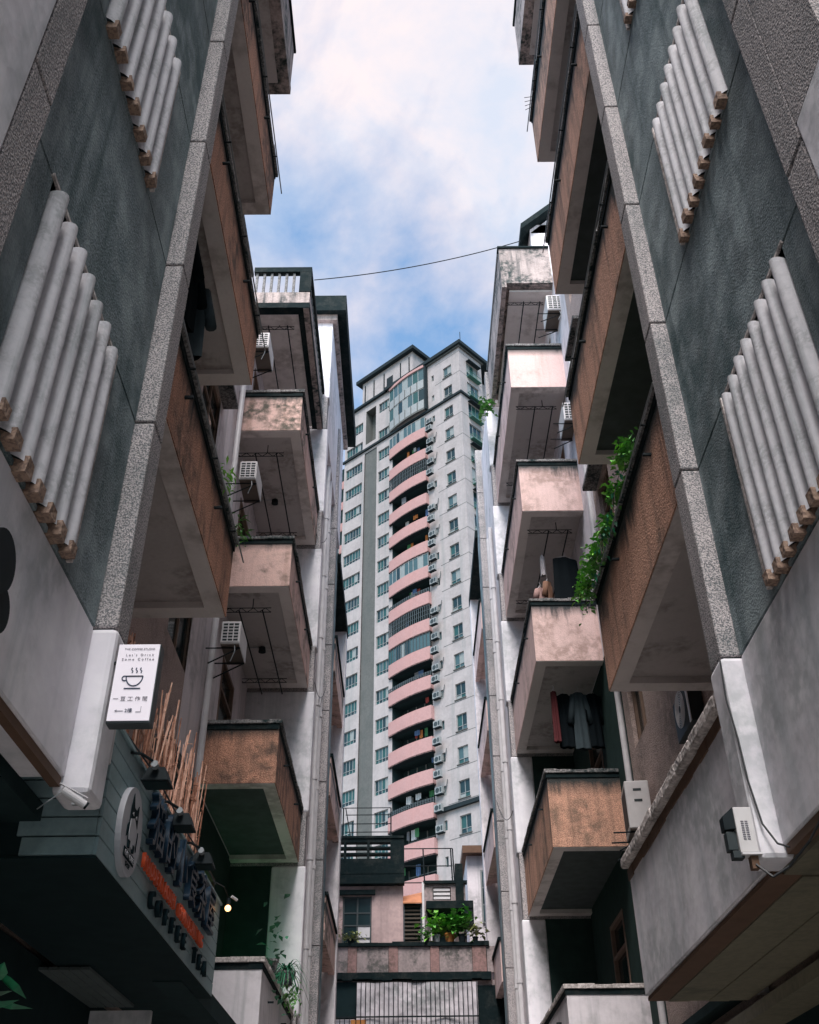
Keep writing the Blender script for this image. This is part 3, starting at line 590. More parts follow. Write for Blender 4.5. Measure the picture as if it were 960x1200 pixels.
# ================================================================== bamboo screen
bs = thing('bamboo_screen', 'screen of thin orange bamboo sticks standing above the teal plank sign', 'bamboo screen')
rr = random.Random(3)
for i in range(165):
    y = 5.15 + 3.3 * i / 164 + rr.uniform(-.02, .02); x = -1.70 - rr.uniform(0, .13)
    hgt = rr.uniform(.62, .95) + .12 * math.sin(i * .35); lean = rr.gauss(.02, .07); lx = rr.gauss(0, .03)
    if rr.random() < .08: lean += rr.choice((-.25, .2))
    m = MB(); b0 = Vector((x, y, 3.9)); b1 = Vector((x + lx, y + lean, 3.9 + hgt)); r_ = rr.uniform(.005, .0085)
    m.tube(b0, b1, r_, r_ * .8, n=6)
    for q in range(3):
        t = rr.uniform(.1, .95); pp = b0.lerp(b1, t); m.tube(pp - Vector((0, 0, .006)), pp + Vector((0, 0, .006)), r_ * 1.35, n=6)
        if rr.random() < .35: m.tube(pp, pp + Vector((rr.uniform(-.01, .03), rr.uniform(-.06, .06), rr.uniform(0, .03))), r_ * .5, n=4)
    m.build('stick', MT['bamboo'] if rr.random() < .7 else MT['bamboo_dark'], bs)
for z in (4.02, 4.22, 4.42, 4.6):
    m = MB(); m.tube((-1.80, 5.3, z), (-1.80, 8.45, z + .01), .009, n=6); m.build('cross_rail', MT['bamboo'], bs)
# string of floodlights
FL = [(5.86, 'black floodlight on an arm over the round cat emblem, nearest of the row'), (6.66, 'black floodlight on an arm before the bamboo screen, second of the row'), (7.50, 'black floodlight with a pale lamp end, before the far end of the bamboo screen')]
fl0 = None
for y, lab in FL:
    if fl0 is None:
        fl0 = thing('floodlight', lab, 'floodlight', (-1.50, y, 3.88), 0, 'floodlights over the plank sign')
        m = MB(); m.path([(-.12, -.32, .02), (-.06, -.2, .06), (0, -.08, .05), (0, -.02, .03)], .009); m.build('arm', MT['metal'], fl0)
        m = MB(); m.add([(-.05, -.05, .04), (.05, -.05, .04), (.05, .07, .04), (-.05, .07, .04), (-.085, -.07, -.05), (.085, -.07, -.05), (.085, .10, -.05), (-.085, .10, -.05)],
                        [(0, 1, 2, 3), (4, 5, 6, 7), (0, 1, 5, 4), (1, 2, 6, 5), (2, 3, 7, 6), (3, 0, 4, 7)]); m.build('housing', MT['metal'], fl0, .006)
        MB().tube((0, -.075, .03), (0, -.115, .035), .022, n=10).build('lamp_end', MT['grey_metal'], fl0)
        MB().box(-.07, .07, -.055, .085, -.054, -.0505).build('glass', MT['dark'], fl0)
    else: copy_tree(fl0, (-1.50, y, 3.88), 0, lab)
m = MB(); m.path([(-1.62, 5.45, 3.99), (-1.56, 5.9, 3.95), (-1.6, 6.4, 4.02), (-1.55, 7.0, 3.94), (-1.58, 7.6, 4.0), (-1.52, 8.2, 3.9)], .006, n=5); tag(m.build('lamp_cable', MT['cable']), 'black cable looping between the floodlights over the teal sign', 'cable')
bl = thing('hanging_bulb', 'small glowing warm bulb hanging beyond the far end of the teal sign', 'light bulb', (-1.5, 8.75, 3.86))
bm_ = bmesh.new(); bmesh.ops.create_uvsphere(bm_, u_segments=14, v_segments=10, radius=.026); me = bpy.data.meshes.new('bulb_glass'); bm_.to_mesh(me); bm_.free(); me.materials.append(MT['bulb']); obj('bulb_glass', me, bl)
MB().tube((0, 0, .03), (0, 0, .08), .018, n=10).build('socket', MT['metal'], bl); MB().path([(0, 0, .08), (-.02, -.15, .13), (-.05, -.4, .1)], .004, n=5).build('cord', MT['cable'], bl)
MB().tube((.02, .02, .10), (.06, .06, .08), .012, n=8).build('clip', MT['pvc'], bl)
gl = MB(); gl.tube((-2.45, 14.2, 4.12), (-2.45, 15.4, 4.12), .025, n=8)
tag(gl.build('green_tube_lamp', MT['green_lamp']), 'green tube lamp glowing low inside the white first floor balcony on the left', 'lamp')
# ================================================================== security camera
sc_ = thing('security_camera', 'white bullet security camera on the foot of the left white column', 'security camera', (-1.66, 4.66, 3.30))
m = MB(); m.tube((-.10, -.06, .06), (.06, .05, -.02), .034, n=14); m.build('housing', MT['white_paint'], sc_)
MB().tube((.058, .049, -.019), (.075, .06, -.028), .030, n=14).build('lens', MT['metal'], sc_)
m = MB(); m.add([(-.12, -.08, .095), (.075, .04, .02), (.085, .02, .02), (-.11, -.10, .095), (-.12, -.08, .102), (.075, .04, .027), (.085, .02, .027), (-.11, -.10, .102)], [(0, 1, 2, 3), (4, 5, 6, 7), (0, 1, 5, 4), (1, 2, 6, 5), (2, 3, 7, 6), (3, 0, 4, 7)]); m.build('sun_shield', MT['white_paint'], sc_)
m = MB(); m.tube((0, 0, 0), (-.02, .1, .04), .012, n=8); m.box(-.06, .02, .095, .13, 0, .08); m.build('mount', MT['grey_metal'], sc_)
MB().path([(-.1, -.06, .04), (-.2, -.05, -.03), (-.3, .05, -.05)], .005, n=5).build('cord', MT['grey_metal'], sc_)
sc_.scale = (.62, .62, .62); sc_.location = (-1.575, 4.70, 3.315)
# ================================================================== control box with lamp on right column
ab = thing('outdoor_unit', 'white vented box with black lamp heads at the foot of the right column', 'vented box', (1.84, 5.49, 3.41))
MB().box(-.05, .05, 0, .07, -.13, .12).build('case', MT['ac'], ab, .006)
m = MB()
for i in range(9):
    for j in range(2): m.box(-.022 + j * .022, -.006 + j * .022, -.0025, -.0005, -.06 + i * .012, -.054 + i * .012)
m.build('vent_slots', MT['ink_grey'], ab)
m = MB(); m.add([(-.052, 0, .12), (-.052, 0, 0), (-.11, .02, 0), (-.11, .02, .075), (-.052, .09, .12), (-.052, .09, 0), (-.11, .09, 0), (-.11, .09, .075)], [(0, 1, 2, 3), (4, 5, 6, 7), (0, 1, 5, 4), (1, 2, 6, 5), (2, 3, 7, 6), (3, 0, 4, 7)]); m.build('lamp_head', MT['metal'], ab, .003)
m = MB(); m.box(-.105, -.052, .02, .08, -.11, -.01); m.box(-.09, -.03, .01, .07, -.155, -.115); m.build('lamp_head', MT['grille'], ab, .003)
MB().box(-.048, .062, -.012, .075, -.142, -.131).build('bottom_tray', MT['white_paint'], ab)
MB().box(.0, .04, .01, .06, -.21, -.143).build('bracket', MT['rust'], ab)
m = MB(); m.path([(1.905, 5.53, 4.45), (1.90, 5.545, 4.2), (1.92, 5.545, 3.95), (1.925, 5.54, 3.7), (1.95, 5.53, 3.45), (2.0, 5.5, 3.33), (2.02, 5.4, 3.28)], .006, n=5)
tag(m.build('wall_cable', MT['cable']), 'thin black cable hanging down the right white column', 'cable')
m = MB(); m.path([(1.86, 5.5, 3.22), (1.92, 5.45, 3.14), (2.0, 5.4, 3.18), (2.06, 5.2, 3.25), (2.05, 4.9, 3.3)], .007, n=5)
tag(m.build('slack_cable', MT['cable']), 'slack black cable under the vented box at the right eave', 'cable')
# ================================================================== air conditioners (near)
def near_ac(label, loc, rz, w_=.13, d_=.30, h_=.34, front=True, group='air conditioners on the near walls'):
    t = thing('air_conditioner', label, 'air conditioner', loc, rz, group)
    MB().box(-w_, w_, -d_, d_, 0, h_).build('body', MT['ac'], t, .012)
    if front:
        MB().box(-w_ + .02, w_ - .02, -d_ - .001, -d_ + .001, .03, h_ - .03).build('grille_back', MT['grille'], t)
        g_ = MB()
        for i in range(4): x_ = (-w_ + .02) + i * (2 * w_ - .04) / 3; g_.box(x_ - .006, x_ + .006, -d_ - .012, -d_ - .0015, .03, h_ - .03)
        for i in range(7): z_ = .03 + i * (h_ - .06) / 6; g_.box(-w_ + .02, w_ - .02, -d_ - .009, -d_ - .003, z_ - .006, z_ + .006)
        g_.build('grille', MT['white_paint'], t)
    else:
        MB().box(-w_ - .001, -w_ + .001, -d_ + .05, d_ - .05, .05, h_ - .05).build('grille_back', MT['grille'], t)
        for z_ in (.78, .55): MB().box(-.05, .05, -d_ - .004, -d_, h_ * z_, h_ * z_ + .03).build('handle_recess', MT['grille'], t)
    MB().box(-w_ + .01, w_ - .01, -d_ + .01, d_ - .01, -.012, -.001).build('base_pan', MT['ac_under'], t)
    for y_ in (-d_ + .08, d_ - .08):
        b = MB(); b.path([(-w_ - .15, y_, -.25), (w_, y_, -.025), (-w_ - .2, y_, -.025)], .010, n=6); b.build('bracket', MT['metal'], t)
    MB().path([(w_ * .5, -d_ * .9, -.01), (w_ * .6, -d_, -.12), (w_ * .2, -d_ * .9, -.25)], .007, n=6).build('hose', MT['grey_metal'], t)
    return t
near_ac('white air conditioner on the left wall, lowest on the left, before the middle pink balcony', (-2.36, 12.3, 8.10), 0)
near_ac('white air conditioner on the left wall, before the highest pink balcony soffit on the left', (-2.36, 12.3, 10.87), 0)
near_ac('white air conditioner on the left wall under the roof railing, topmost of the left wall', (-2.37, 12.3, 13.62), 0)
near_ac('rusty bottomed white air conditioner on the right wall, under the right roof soffit', (3.02, 14.3, 16.60), 0, .16, .3, .42)
near_ac('white air conditioner on the right wall below the second highest pink balcony', (3.04, 14.3, 13.72), 0, .13, .3, .42)
near_ac('white air conditioner standing out beside the brown lower right balcony', (2.92, 12.7, 5.72), R(-6), .15, .28, .60, False)
fa = thing('air_conditioner', 'air conditioner seen end on with chrome oval fan guard, above the right coping', 'air conditioner', (2.98, 10.1, 6.02), 0, 'air conditioners on the near walls')
MB().box(-.02, .13, -.3, .35, -.05, .4).build('body', MT['grille'], fa, .01)
m = MB()
for q in range(9):
    r_ = .05 + q * .018; m.path([(-.045 - .0, r_ * math.cos(2 * math.pi * i / 20) , .2 + r_ * 1.0 * math.sin(2 * math.pi * i / 20)) for i in range(21)], .004, n=4)
m.build('fan_guard', MT['ac'], fa)['kind'] = 'stuff'
MB().box(-.03, -.021, -.3, -.24, -.05, .4).build('side_panel', MT['ac'], fa)
# ================================================================== tower
C0 = Vector((6.1, 81.6, 0))
tw = thing('high_rise_tower', 'tall pale residential tower with curved pink balconies at the end of the alley', 'tower block', C0, R(-43))
NF = 27
def zlist(z, lo=4): 
    r_ = []
    while z > lo: r_.append(z); z -= 3.0
    return r_
heads = zlist(81.35)
Wn = [dict(t=(-2.4, -1.2), h=1.55), dict(t=(-4.15, -3.8), h=.85), dict(t=(-12.5, -10.75), h=1.45), dict(t=(-17.8, -15.1), h=1.45)]
holes = []
for zi, zh in enumerate(heads):
    for wi, W_ in enumerate(Wn):
        zz = zh - (.05 if wi < 2 else .35 - 0); 
        if wi == 2 and zi == 0: zz = 82.2 - .0
        holes.append((W_['t'][0], W_['t'][1], zz - W_['h'], zz, wi))
log = [(-10.25, -5.1, 73.95 - 3 * k, 75.66 - 3 * k) for k in range(22)]
rec = [(-14.7, -12.75, 2, 75.9), (-14.6, -12.95, 77.2, 82.3)]
# wall: cut in x strips to keep hole logic simple
f = lambda u, v, d: (u, d, v)
m = MB(); holed(m, f, -18.1, -14.7, 0, 83.3, [h[:4] for h in holes if h[4] == 3], .22)
holed(m, f, -14.7, -12.75, 75.9, 83.3, [rec[1]], 1.1, 0, 1, 1)
holed(m, f, -12.75, -10.7, 0, 83.3, [h[:4] for h in holes if h[4] == 2], .22)
holed(m, f, -10.7, -4.6, 0, 83.3, log, 1.5, 0, 2, 2)
holed(m, f, -4.6, 0, 0, 83.3, [h[:4] for h in holes if h[4] < 2], .22)
m.quad((-18.1, 0, 0), (-18.1, 12, 0), (-18.1, 12, 83.3), (-18.1, 0, 83.3)); m.build('front_wall', [MT['t_white'], MT['t_grey'], MT['void']], tw)
m = MB(); m.box(-14.7, -12.75, .08, .5, 0, 75.9); m.build('recessed_column', MT['t_grey'], tw)
m = MB(); m.box(-14.86, -14.7, -.08, 0, 0, 75.7); m.build('pilaster_strip', MT['t_white'], tw)
# right face
rh = [(1.2, 3.2, zh + .35 - 2.3, zh + .35) for zh in heads]
f2 = lambda u, v, d: (-d, u, v)
m = MB(); holed(m, f2, 0, 3.9, 0, 83.3, rh, .25); m.quad((0, 3.9, 0), (-1.2, 3.9, 0), (-1.2, 3.9, 82), (0, 3.9, 82)); m.quad((-1.2, 3.9, 0), (-1.2, 14, 0), (-1.2, 14, 82), (-1.2, 3.9, 82)); m.build('side_wall', MT['t_white'], tw)
m = MB(); m.quad((-18.1, 12, 0), (-1.2, 14, 0), (-1.2, 14, 82), (-18.1, 12, 82)); m.build('rear_wall', MT['t_white'], tw)
# shallow floor joints
m = MB()
for k in range(NF): 
    z = 82.55 - 3 * k
    if z > 2:
        m.box(-3.6, 0.012, -.012, .0, z - .02, z + .02); m.box(0, .012, 0, 3.85, z - .02, z + .02)
m.build('floor_joint', MT['t_grey'], tw)['kind'] = 'stuff'
# eaves, ledges, roofs
def band(name, z0, z1, o, mat, x0=-18.1, y1=3.9, x1=0):
    m = MB(); m.box(x0 - o, x1 + o, -o, 0, z0, z1); m.box(x1, x1 + o, .001, y1 + o, z0, z1); return m.build(name, mat, tw)
m = MB(); m.prism([(-11.2, -.45), (.5, -.45), (.5, 14.4), (-11.2, 14.4)], 83.3, 83.75); m.build('roof_slab', MT['t_dark'], tw)
band('eave_trim', 83.1, 83.29, .2, MT['t_grey'], -10.7)
m = MB(); m.box(-18.4, -10.7, -.3, 12, 83.3, 83.62); m.build('roof_slab', MT['t_dark'], tw)
band('ledge', 76.2, 76.48, .2, MT['t_dark']); band('ledge', 31.0, 31.35, .28, MT['t_dark'], -4.6)
m = MB(); m.box(-15.3, -7.0, .0, 9, 83.62, 87.2); m.build('penthouse', MT['t_white'], tw)
m = MB(); m.box(-16.0, -6.5, -.5, 9.5, 87.2, 87.7); m.build('penthouse_roof', MT['t_dark'], tw)
for x in (-14.9, -13.4, -11.7, -9.0, -7.6): MB().box(x, x + .14, -.06, -.001, 83.7, 86.6).build('penthouse_pipe', MT['t_dark'], tw)
MB().box(-11.2, -10.2, -.03, -.001, 84.2, 85.5).build('penthouse_window', MT['t_dark'], tw)
m = MB(); m.tube((.3, 0, 83.7), (.3, 0, 85.3), .04, n=5); m.build('lightning_rod', MT['t_dark'], tw)
# windows
def win_mesh(wd_, hg, nm, tr=.62, fr=.04, seed=0, mat='frame_w'):
    m = MB()
    m.box(0, fr, 0, .08, 0, hg); m.box(wd_ - fr, wd_, 0, .08, 0, hg); m.box(fr, wd_ - fr, .001, .079, 0, fr); m.box(fr, wd_ - fr, .001, .079, hg - fr, hg)
    for i in range(1, nm): m.box(wd_ * i / nm - fr * .5, wd_ * i / nm + fr * .5, .01, .07, fr, hg - fr)
    if tr: m.box(fr, wd_ - fr, .005, .075, hg * (1 - tr) - .02, hg * (1 - tr) + .02)
    rr = random.Random(seed); p = MB()
    for i in range(nm):
        for (a, b) in (((fr, hg * (1 - tr)), (hg * (1 - tr), hg - fr)) if tr else ((fr, hg - fr),)):
            mi = rr.choice((0, 1, 1, 2, 3, 0, 1, 0)); p.quad((wd_ * i / nm + .01, .05 + rr.uniform(0, .015), a), (wd_ * (i + 1) / nm - .01, .05, a), (wd_ * (i + 1) / nm - .01, .05 + rr.uniform(0, .015), b), (wd_ * i / nm + .01, .05, b), mi)
    return m.mesh('window', MT[mat]), p.mesh('pane', G)
wmeshes = {}
specs = {0: (1.2, 1.55, 2, .7), 1: (.35, .85, 1, 0), 2: (1.75, 1.45, 4, .72), 3: (2.7, 1.45, 6, .72)}
for wi, sp_ in specs.items(): wmeshes[wi] = [win_mesh(*sp_, seed=wi * 10 + q) for q in range(6)]
# some windows have a sill apron
sill = MB().box(-.08, 1.28, -.1, .0, -.07, -.002).mesh('sill', MT['t_grey'])
for i, hh in enumerate(holes):
    if hh[3] < 12: continue
    fm, pm = wmeshes[hh[4]][(i * 7) % 6]
    o = obj('window', fm, tw, loc=(hh[0], .1, hh[2])); obj('pane', pm, o)
    if hh[4] == 0: obj('sill', sill, o, loc=(0, -.1, 0))
rw = [win_mesh(2.0, 2.3, 3, .6, seed=50 + q) for q in range(4)]
cage = MB()
cage.box(0, .5, .0, 2.0, 0, .08)
for i in range(11): cage.box(.47, .49, .02 + i * .19, .04 + i * .19, .08, .6)
for i in range(3): cage.box(.02 + i * .2, .04 + i * .2, .0, .02, .08, .6)
cage.box(.46, .5, 0, 2, .6, .64); cage.box(0, .46, 0, .03, .6, .64)
cage_me = cage.mesh('planter_cage', simple('green_planter', (0.03, 0.13, 0.10), .6))
hood = MB().box(0, .5, -.05, 2.05, 2.3, 2.38).mesh('window_hood', MT['t_dark'])
for i, hh in enumerate(rh):
    if hh[3] < 12: continue
    fm, pm = rw[i % 4]; o = obj('window', fm, tw, loc=(-.08, 1.2, hh[2]), rot=(0, 0, R(90))); obj('pane', pm, o)
    obj('planter_cage', cage_me, tw, loc=(.001, 1.2, hh[2]))
    if i % 2 == 0: obj('window_hood', hood, tw, loc=(.001, 1.2, hh[2]))
# curved balconies
def arc(n=16, off=0.0):
    """t from -10.6 to -4.95, bulging towards the alley"""
    pts = []
    for i in range(n + 1):
        t = i / n; x = -10.6 + 5.65 * t; y = -(0.14 + .44 * math.sin(math.pi * (t * .76 + .02)) ) - off
        pts.append((x, y))
    return pts
A0 = arc(); 
def shell(z0, z1, th=.12, mats=MT['t_pink'], floor=True):
    m = MB(); A = arc(); B_ = [(x, y + th) for x, y in A]
    for i in range(len(A) - 1):
        a, b, c, d = A[i], A[i + 1], B_[i + 1], B_[i]
        m.add([(*a, z0), (*b, z0), (*b, z1), (*a, z1), (*d, z0), (*c, z0), (*c, z1), (*d, z1)], [(0, 1, 2, 3), (4, 5, 6, 7), (3, 2, 6, 7), (0, 1, 5, 4)])
    e = A[-1]; m.add([(e[0], e[1], z0), (e[0], 0, z0), (e[0], 0, z1), (e[0], e[1], z1)], [(0, 1, 2, 3)]); e = A[0]; m.add([(e[0], e[1], z0), (e[0], 0, z0), (e[0], 0, z1), (e[0], e[1], z1)], [(0, 1, 2, 3)])
    return m
par = shell(0, 1.42).mesh('balcony', MT['t_pink'])
pl_ = [(-4.95, 0)] + [(-10.6, 0)] + arc(); fl = MB().prism(pl_, -.02, .12).mesh('balcony_slab', MT['t_dark'])
def glazing(h, nm, mat, rail=False, seed=0):
    m = MB(); A = arc(nm)
    for (x, y) in A: m.box(x - .035, x + .035, y + .02, y + .09, 0, h)
    for z in (0.03, h - .05) if not rail else (h * .33, h * .66, h - .05):
        for a, b in zip(A, A[1:]): m.tube((a[0], a[1] + .05, z), (b[0], b[1] + .05, z), .03, n=4)
    return m.mesh('balcony_glazing' if not rail else 'balcony_grating', MT[mat])
def gpanes(h, nm, seed):
    rr = random.Random(seed); m = MB(); A = arc(nm)
    for a, b in zip(A, A[1:]): m.quad((a[0], a[1] + .06, .05), (b[0], b[1] + .06, .05), (b[0], b[1] + .06, h - .05), (a[0], a[1] + .06, h - .05), rr.choice((0, 1, 2, 3, 3)))
    return m.mesh('pane', G)
gf = glazing(1.52, 9, 'frame_w'); gp = [gpanes(1.52, 9, q) for q in range(3)]; gd = glazing(1.52, 14, 'frame_d'); gr = glazing(1.52, 22, 'frame_d', True)
rail_me = glazing(.45, 20, 'frame_d', True)
style = {0: 'w', 2: 'g', 6: 'w', 7: 'r', 8: 'g', 9: 'd', 10: 'r', 14: 'r'}
# index 0 = topmost pink parapet
ZB = 74.03 - 1.42
for k in range(21):
    z = ZB - 3 * k
    b = obj('balcony', par, tw, loc=(0, 0, z)); obj('balcony_slab', fl, b)
for k, st in ((0, 'w'), (2, 'g'), (6, 'w'), (7, 'r'), (8, 'g'), (9, 'd'), (10, 'r'), (14, 'r')):
    z = ZB - 3 * k + 1.425
    if st == 'w': o = obj('balcony_glazing', gf, tw, loc=(0, 0, z)); obj('pane', gp[k % 3], o)
    elif st == 'd': o = obj('balcony_glazing', gd, tw, loc=(0, 0, z)); obj('pane', MB().mesh('p', G[0]) if 0 else gp[1], o)
    elif st == 'g': obj('balcony_grating', gr, tw, loc=(0, 0, z))
    else: obj('balcony_railing', rail_me, tw, loc=(0, 0, z))
# glazed top two floors
for i, z in enumerate((76.9, 79.95)):
    o = MB(); wp = shell(0, 1.2).mesh('glazed_bay_apron', MT['frame_w']); ob = obj('glazed_bay_apron', wp, tw, loc=(0, 0, z))
    bars = MB()
    for (x, y) in arc(6): bars.box(x - .04, x + .04, y - .04, y + .02, 0, 1.2)
    obj('glazing_bar', bars.mesh('glazing_bar', MT['t_grey']), ob)
    o = obj('balcony_glazing', glazing(1.8, 7, 'frame_w'), tw, loc=(0, 0, z + 1.2)); obj('pane', gpanes(1.8, 7, 20 + i), o)
obj('bay_cornice', shell(0, .35).mesh('bay_cornice', MT['t_pink']), tw, loc=(0, -.1, 82.95)); obj('bay_cornice', shell(0, .25).mesh('bay_cornice', MT['t_grey']), tw, loc=(0, -.05, 76.6))
m = MB(); m.box(-4.94, -4.7, -.45, 0, 76.6, 83.1); m.build('bay_side', MT['t_dark'], tw)
# left wing with side balconies
m = MB(); m.box(-24, -18.12, 2.5, 12, 0, 72); m.build('left_wing', MT['t_white'], tw)
swb = MB(); swb.box(-19.3, -18.12, .3, 2.4, 0, 1.1); swm = swb.mesh('side_balcony', MT['t_pink']); swd = MB().box(-19.25, -18.13, .35, 2.4, 1.1, 3.0).mesh('side_recess', MT['dark'])
for k in range(22): 
    o = obj('side_balcony', swm, tw, loc=(0, 0, 73 - 3 * k)); obj('side_recess', swd, o)
# plants/clothes seen on tower balconies are tiny, skipped except on three
rr = random.Random(44)
lcol = [simple('laundry_%s' % n_, c_, .9) for n_, c_ in (('white', (.55, .55, .56)), ('red', (.4, .06, .05)), ('blue', (.08, .15, .3)), ('grey', (.2, .2, .22)), ('green', (.05, .2, .08)), ('orange', (.6, .2, .05)))]
for k in range(1, 18):
    z = ZB - 3 * k
    bp = MB()
    for i in range(4): bp.box(-9.6 + i * 1.1, -9.52 + i * 1.1, 1.40, 1.48, z + 1.35, z + 2.95)
    bp.box(-9.6, -6.2, 1.41, 1.47, z + 2.3, z + 2.38); bp.build('balcony_door_frame', MT['frame_w'], tw)['kind'] = 'stuff'
    if k in (6, 9): continue
    for i in range(rr.choice((1, 2, 3, 4))):
        x = rr.uniform(-9.4, -5.6); w_ = rr.uniform(.25, .6); h_ = rr.uniform(.4, .9); zt_ = z + 2.85; y_ = rr.uniform(.0, .5)
        lm = MB()
        for q in range(4):
            xa, xb = x + w_ * q / 4, x + w_ * (q + 1) / 4; lm.box(xa, xb - .001, y_ + (q % 2) * .04, y_ + .03 + (q % 2) * .04, zt_ - h_ - rr.uniform(0, .1), zt_)
        lm.build('hanging_laundry', rr.choice(lcol), tw)
# ---- tower air conditioners: each a thing
ORD = ['topmost', 'second', 'third', 'fourth', 'fifth', 'sixth', 'seventh', 'eighth', 'ninth', 'tenth', 'eleventh', 'twelfth', 'thirteenth', 'fourteenth', 'fifteenth', 'sixteenth']
RT_ = Matrix.Rotation(R(-43), 4, 'Z')
bb = MB(); bb.box(0, .8, -.32, 0, 0, .6); body_me = bb.mesh('body', MT['frame_w'])
fan = MB(); fan.tube((.3, -.325, .3), (.3, -.335, .3), .22, n=14); fan.box(.57, .76, -.325, -.321, .1, .5); fan_me = fan.mesh('fan_grille', MT['grille'])
brk = MB(); brk.box(0, .8, -.34, .02, -.08, -.01); brk_me = brk.mesh('bracket', MT['t_dark'])
hs_ = MB(); hs_.path([(.8, -.1, .1), (1.0, -.12, 0), (1.15, -.12, .35), (1.3, -.1, 1.1)], .035, n=5); hose_me = hs_.mesh('hose', MT['grille'])
def tower_ac(x, y, z, label, rz, hose=True):
    p = C0 + RT_ @ Vector((x, y, z)); t = thing('air_conditioner', label, 'air conditioner', p, R(-43) + rz, 'air conditioners on the tower')
    obj('body', body_me, t); obj('fan_grille', fan_me, t); obj('bracket', brk_me, t)
    if hose: obj('hose', hose_me, t)
for k in range(16):
    z = ZB - 3 * k
    tower_ac(-4.85, -.02, z + 1.75 + (k * 37 % 5) * .1, 'white air conditioner on the tower wall right above the end of its %s pink balcony' % (ORD[k] if k else 'topmost'), 0, k % 3 != 0)
    if k % 4 != 3: tower_ac(-4.60, -.45, z + .35, 'white air conditioner hung on the end of the %s pink balcony of the tower' % ORD[k], 0, False)
    tower_ac(-19.3, .0, z + .2, 'white air conditioner at the left edge of the tower, level with its %s pink balcony' % ORD[k], 0, False)
# ================================================================== distant block upper right
db = thing('distant_building', 'pale rooftop with dark pitched eave showing above the right roof', 'building')
MB().box(5.0, 9, 26.0, 34, 0, 34.3).build('wall', MT['white_dirty'], db)
m = MB(); m.add([(4.6, 25.6, 33.6), (6.6, 25.6, 35.6), (9.4, 25.6, 33.6), (4.6, 34.3, 33.6), (6.6, 34.3, 35.6), (9.4, 34.3, 33.6), (4.6, 25.6, 33.9), (6.6, 25.6, 35.9), (9.4, 25.6, 33.9), (4.6, 34.3, 33.9), (6.6, 34.3, 35.9), (9.4, 34.3, 33.9)],
    [(0, 1, 4, 3), (1, 2, 5, 4), (6, 7, 10, 9), (7, 8, 11, 10), (0, 1, 7, 6), (1, 2, 8, 7), (0, 3, 9, 6), (3, 4, 10, 9), (4, 5, 11, 10)]); m.build('roof', MT['black'], db)
m = MB(); m.add([(5.0, 26, 33.8), (9, 26, 33.8), (6.6, 26, 35.55)], [(0, 1, 2)]); m.build('gable', MT['white_dirty'], db)
# ================================================================== terrace house closing the alley (y about 26)
HY = 26.0
hb = thing('terrace_house', 'old stained two storey house with a roof terrace closing the end of the alley', 'house', (0, 0, 0))
edges = [(-2.75, -2.30, 'house_red'), (-2.30, -1.47, 'house_grey'), (-1.47, -1.25, 'house_red'), (-1.25, -.49, 'house_grey'), (-.49, -.26, 'house_red'), (-.26, .51, 'house_grey'), (.51, .73, 'house_red'), (.73, 1.52, 'house_grey'), (1.52, 1.86, 'house_red'), (1.87, 2.9, 'house_grey')]
for a, b, mt in edges: MB().box(a + .004, b - .004, HY - (.03 if mt == 'house_red' else 0), HY + .12, 6.79, 7.38).build('parapet_panel', MT[mt], hb)
MB().box(-2.75, 1.95, HY + .02, HY + .11, 6.7, 7.37).build('parapet_core', MT['black'], hb)
m = MB()
for i in range(14): m.box(-2.75 + i * .335, -2.75 + (i + 1) * .335 - .001, HY - .07, HY + .16, 7.385, 7.47 + random.uniform(-.012, .02))
m.build('parapet_coping', MT['black'], hb)
m = MB()
for i in range(20): m.box(-2.75 + i * .235, -2.75 + (i + 1) * .235 - .001, HY - .16 + random.uniform(-.02, .02), HY + .3, 6.62 + random.uniform(-.02, .02), 6.78)
m.build('lower_ledge', MT['black'], hb)
MB().box(-2.75, -1.25, HY - .02, HY + .5, 5.85, 6.6).build('dark_opening', MT['dark'], hb)
MB().box(-2.75, 2.0, HY + .5, HY + 1.2, 0, 6.7).build('lower_wall', MT['house_grey'], hb)
MB().box(-2.75, 3.0, HY, HY + 6, 6.5, 6.62).build('terrace_slab', MT['house_grey'], hb)
MB().box(1.55, 2.3, HY - .05, HY + .45, 0, 6.5).build('corner_pier', MT['black'], hb)
# tarp + bars
cg = thing('window_cage', 'cage of thin vertical bars over the upper floor of the old house', 'window cage')
for i in range(27):
    x = -1.24 + i * .108; MB().box(x, x + .018, HY - .25, HY - .232, 4.2, 6.56).build('bar', MT['metal'], cg)
for i in range(8):
    x = -2.15 + i * .108; MB().box(x, x + .018, HY - .25, HY - .232, 4.2, 5.8).build('bar', MT['metal'], cg)
for z in (5.80, 4.9): MB().box(-2.2, 1.6, HY - .228, HY - .205, z, z + .03).build('cross_bar', MT['metal'], cg)
m = MB(); nx, nz = 26, 14
for i in range(nx + 1):
    for j in range(nz + 1):
        x = -1.24 + 2.84 * i / nx; z = 4.2 + 2.36 * j / nz; m.v.append((x, HY - .13 + .035 * math.sin(x * 7 + z * 2) + .02 * math.sin(z * 9 - x * 4) + random.uniform(-.006, .006), z))
for i in range(nx):
    for j in range(nz): a = i * (nz + 1) + j; m.f.append((a, a + nz + 1, a + nz + 2, a + 1)); m.m.append(0)
tag(m.build('tarpaulin', MT['tarp'], smooth=True), 'creased white tarpaulin hung behind the cage bars of the old house', 'tarpaulin')
m = MB(); m.box(-2.2, -1.27, HY - .15, HY - .12, 4.2, 5.78); tag(m.build('sheet_board', MT['tarp']), 'pale board behind the bars below the dark opening of the old house', 'board')
m = MB(); m.box(-1.35, -1.0, HY - .2, HY - .16, 4.9, 5.76); tag(m.build('cardboard_sheet', MT['terracotta']), 'orange brown cardboard sheet stuck behind the cage bars', 'cardboard')
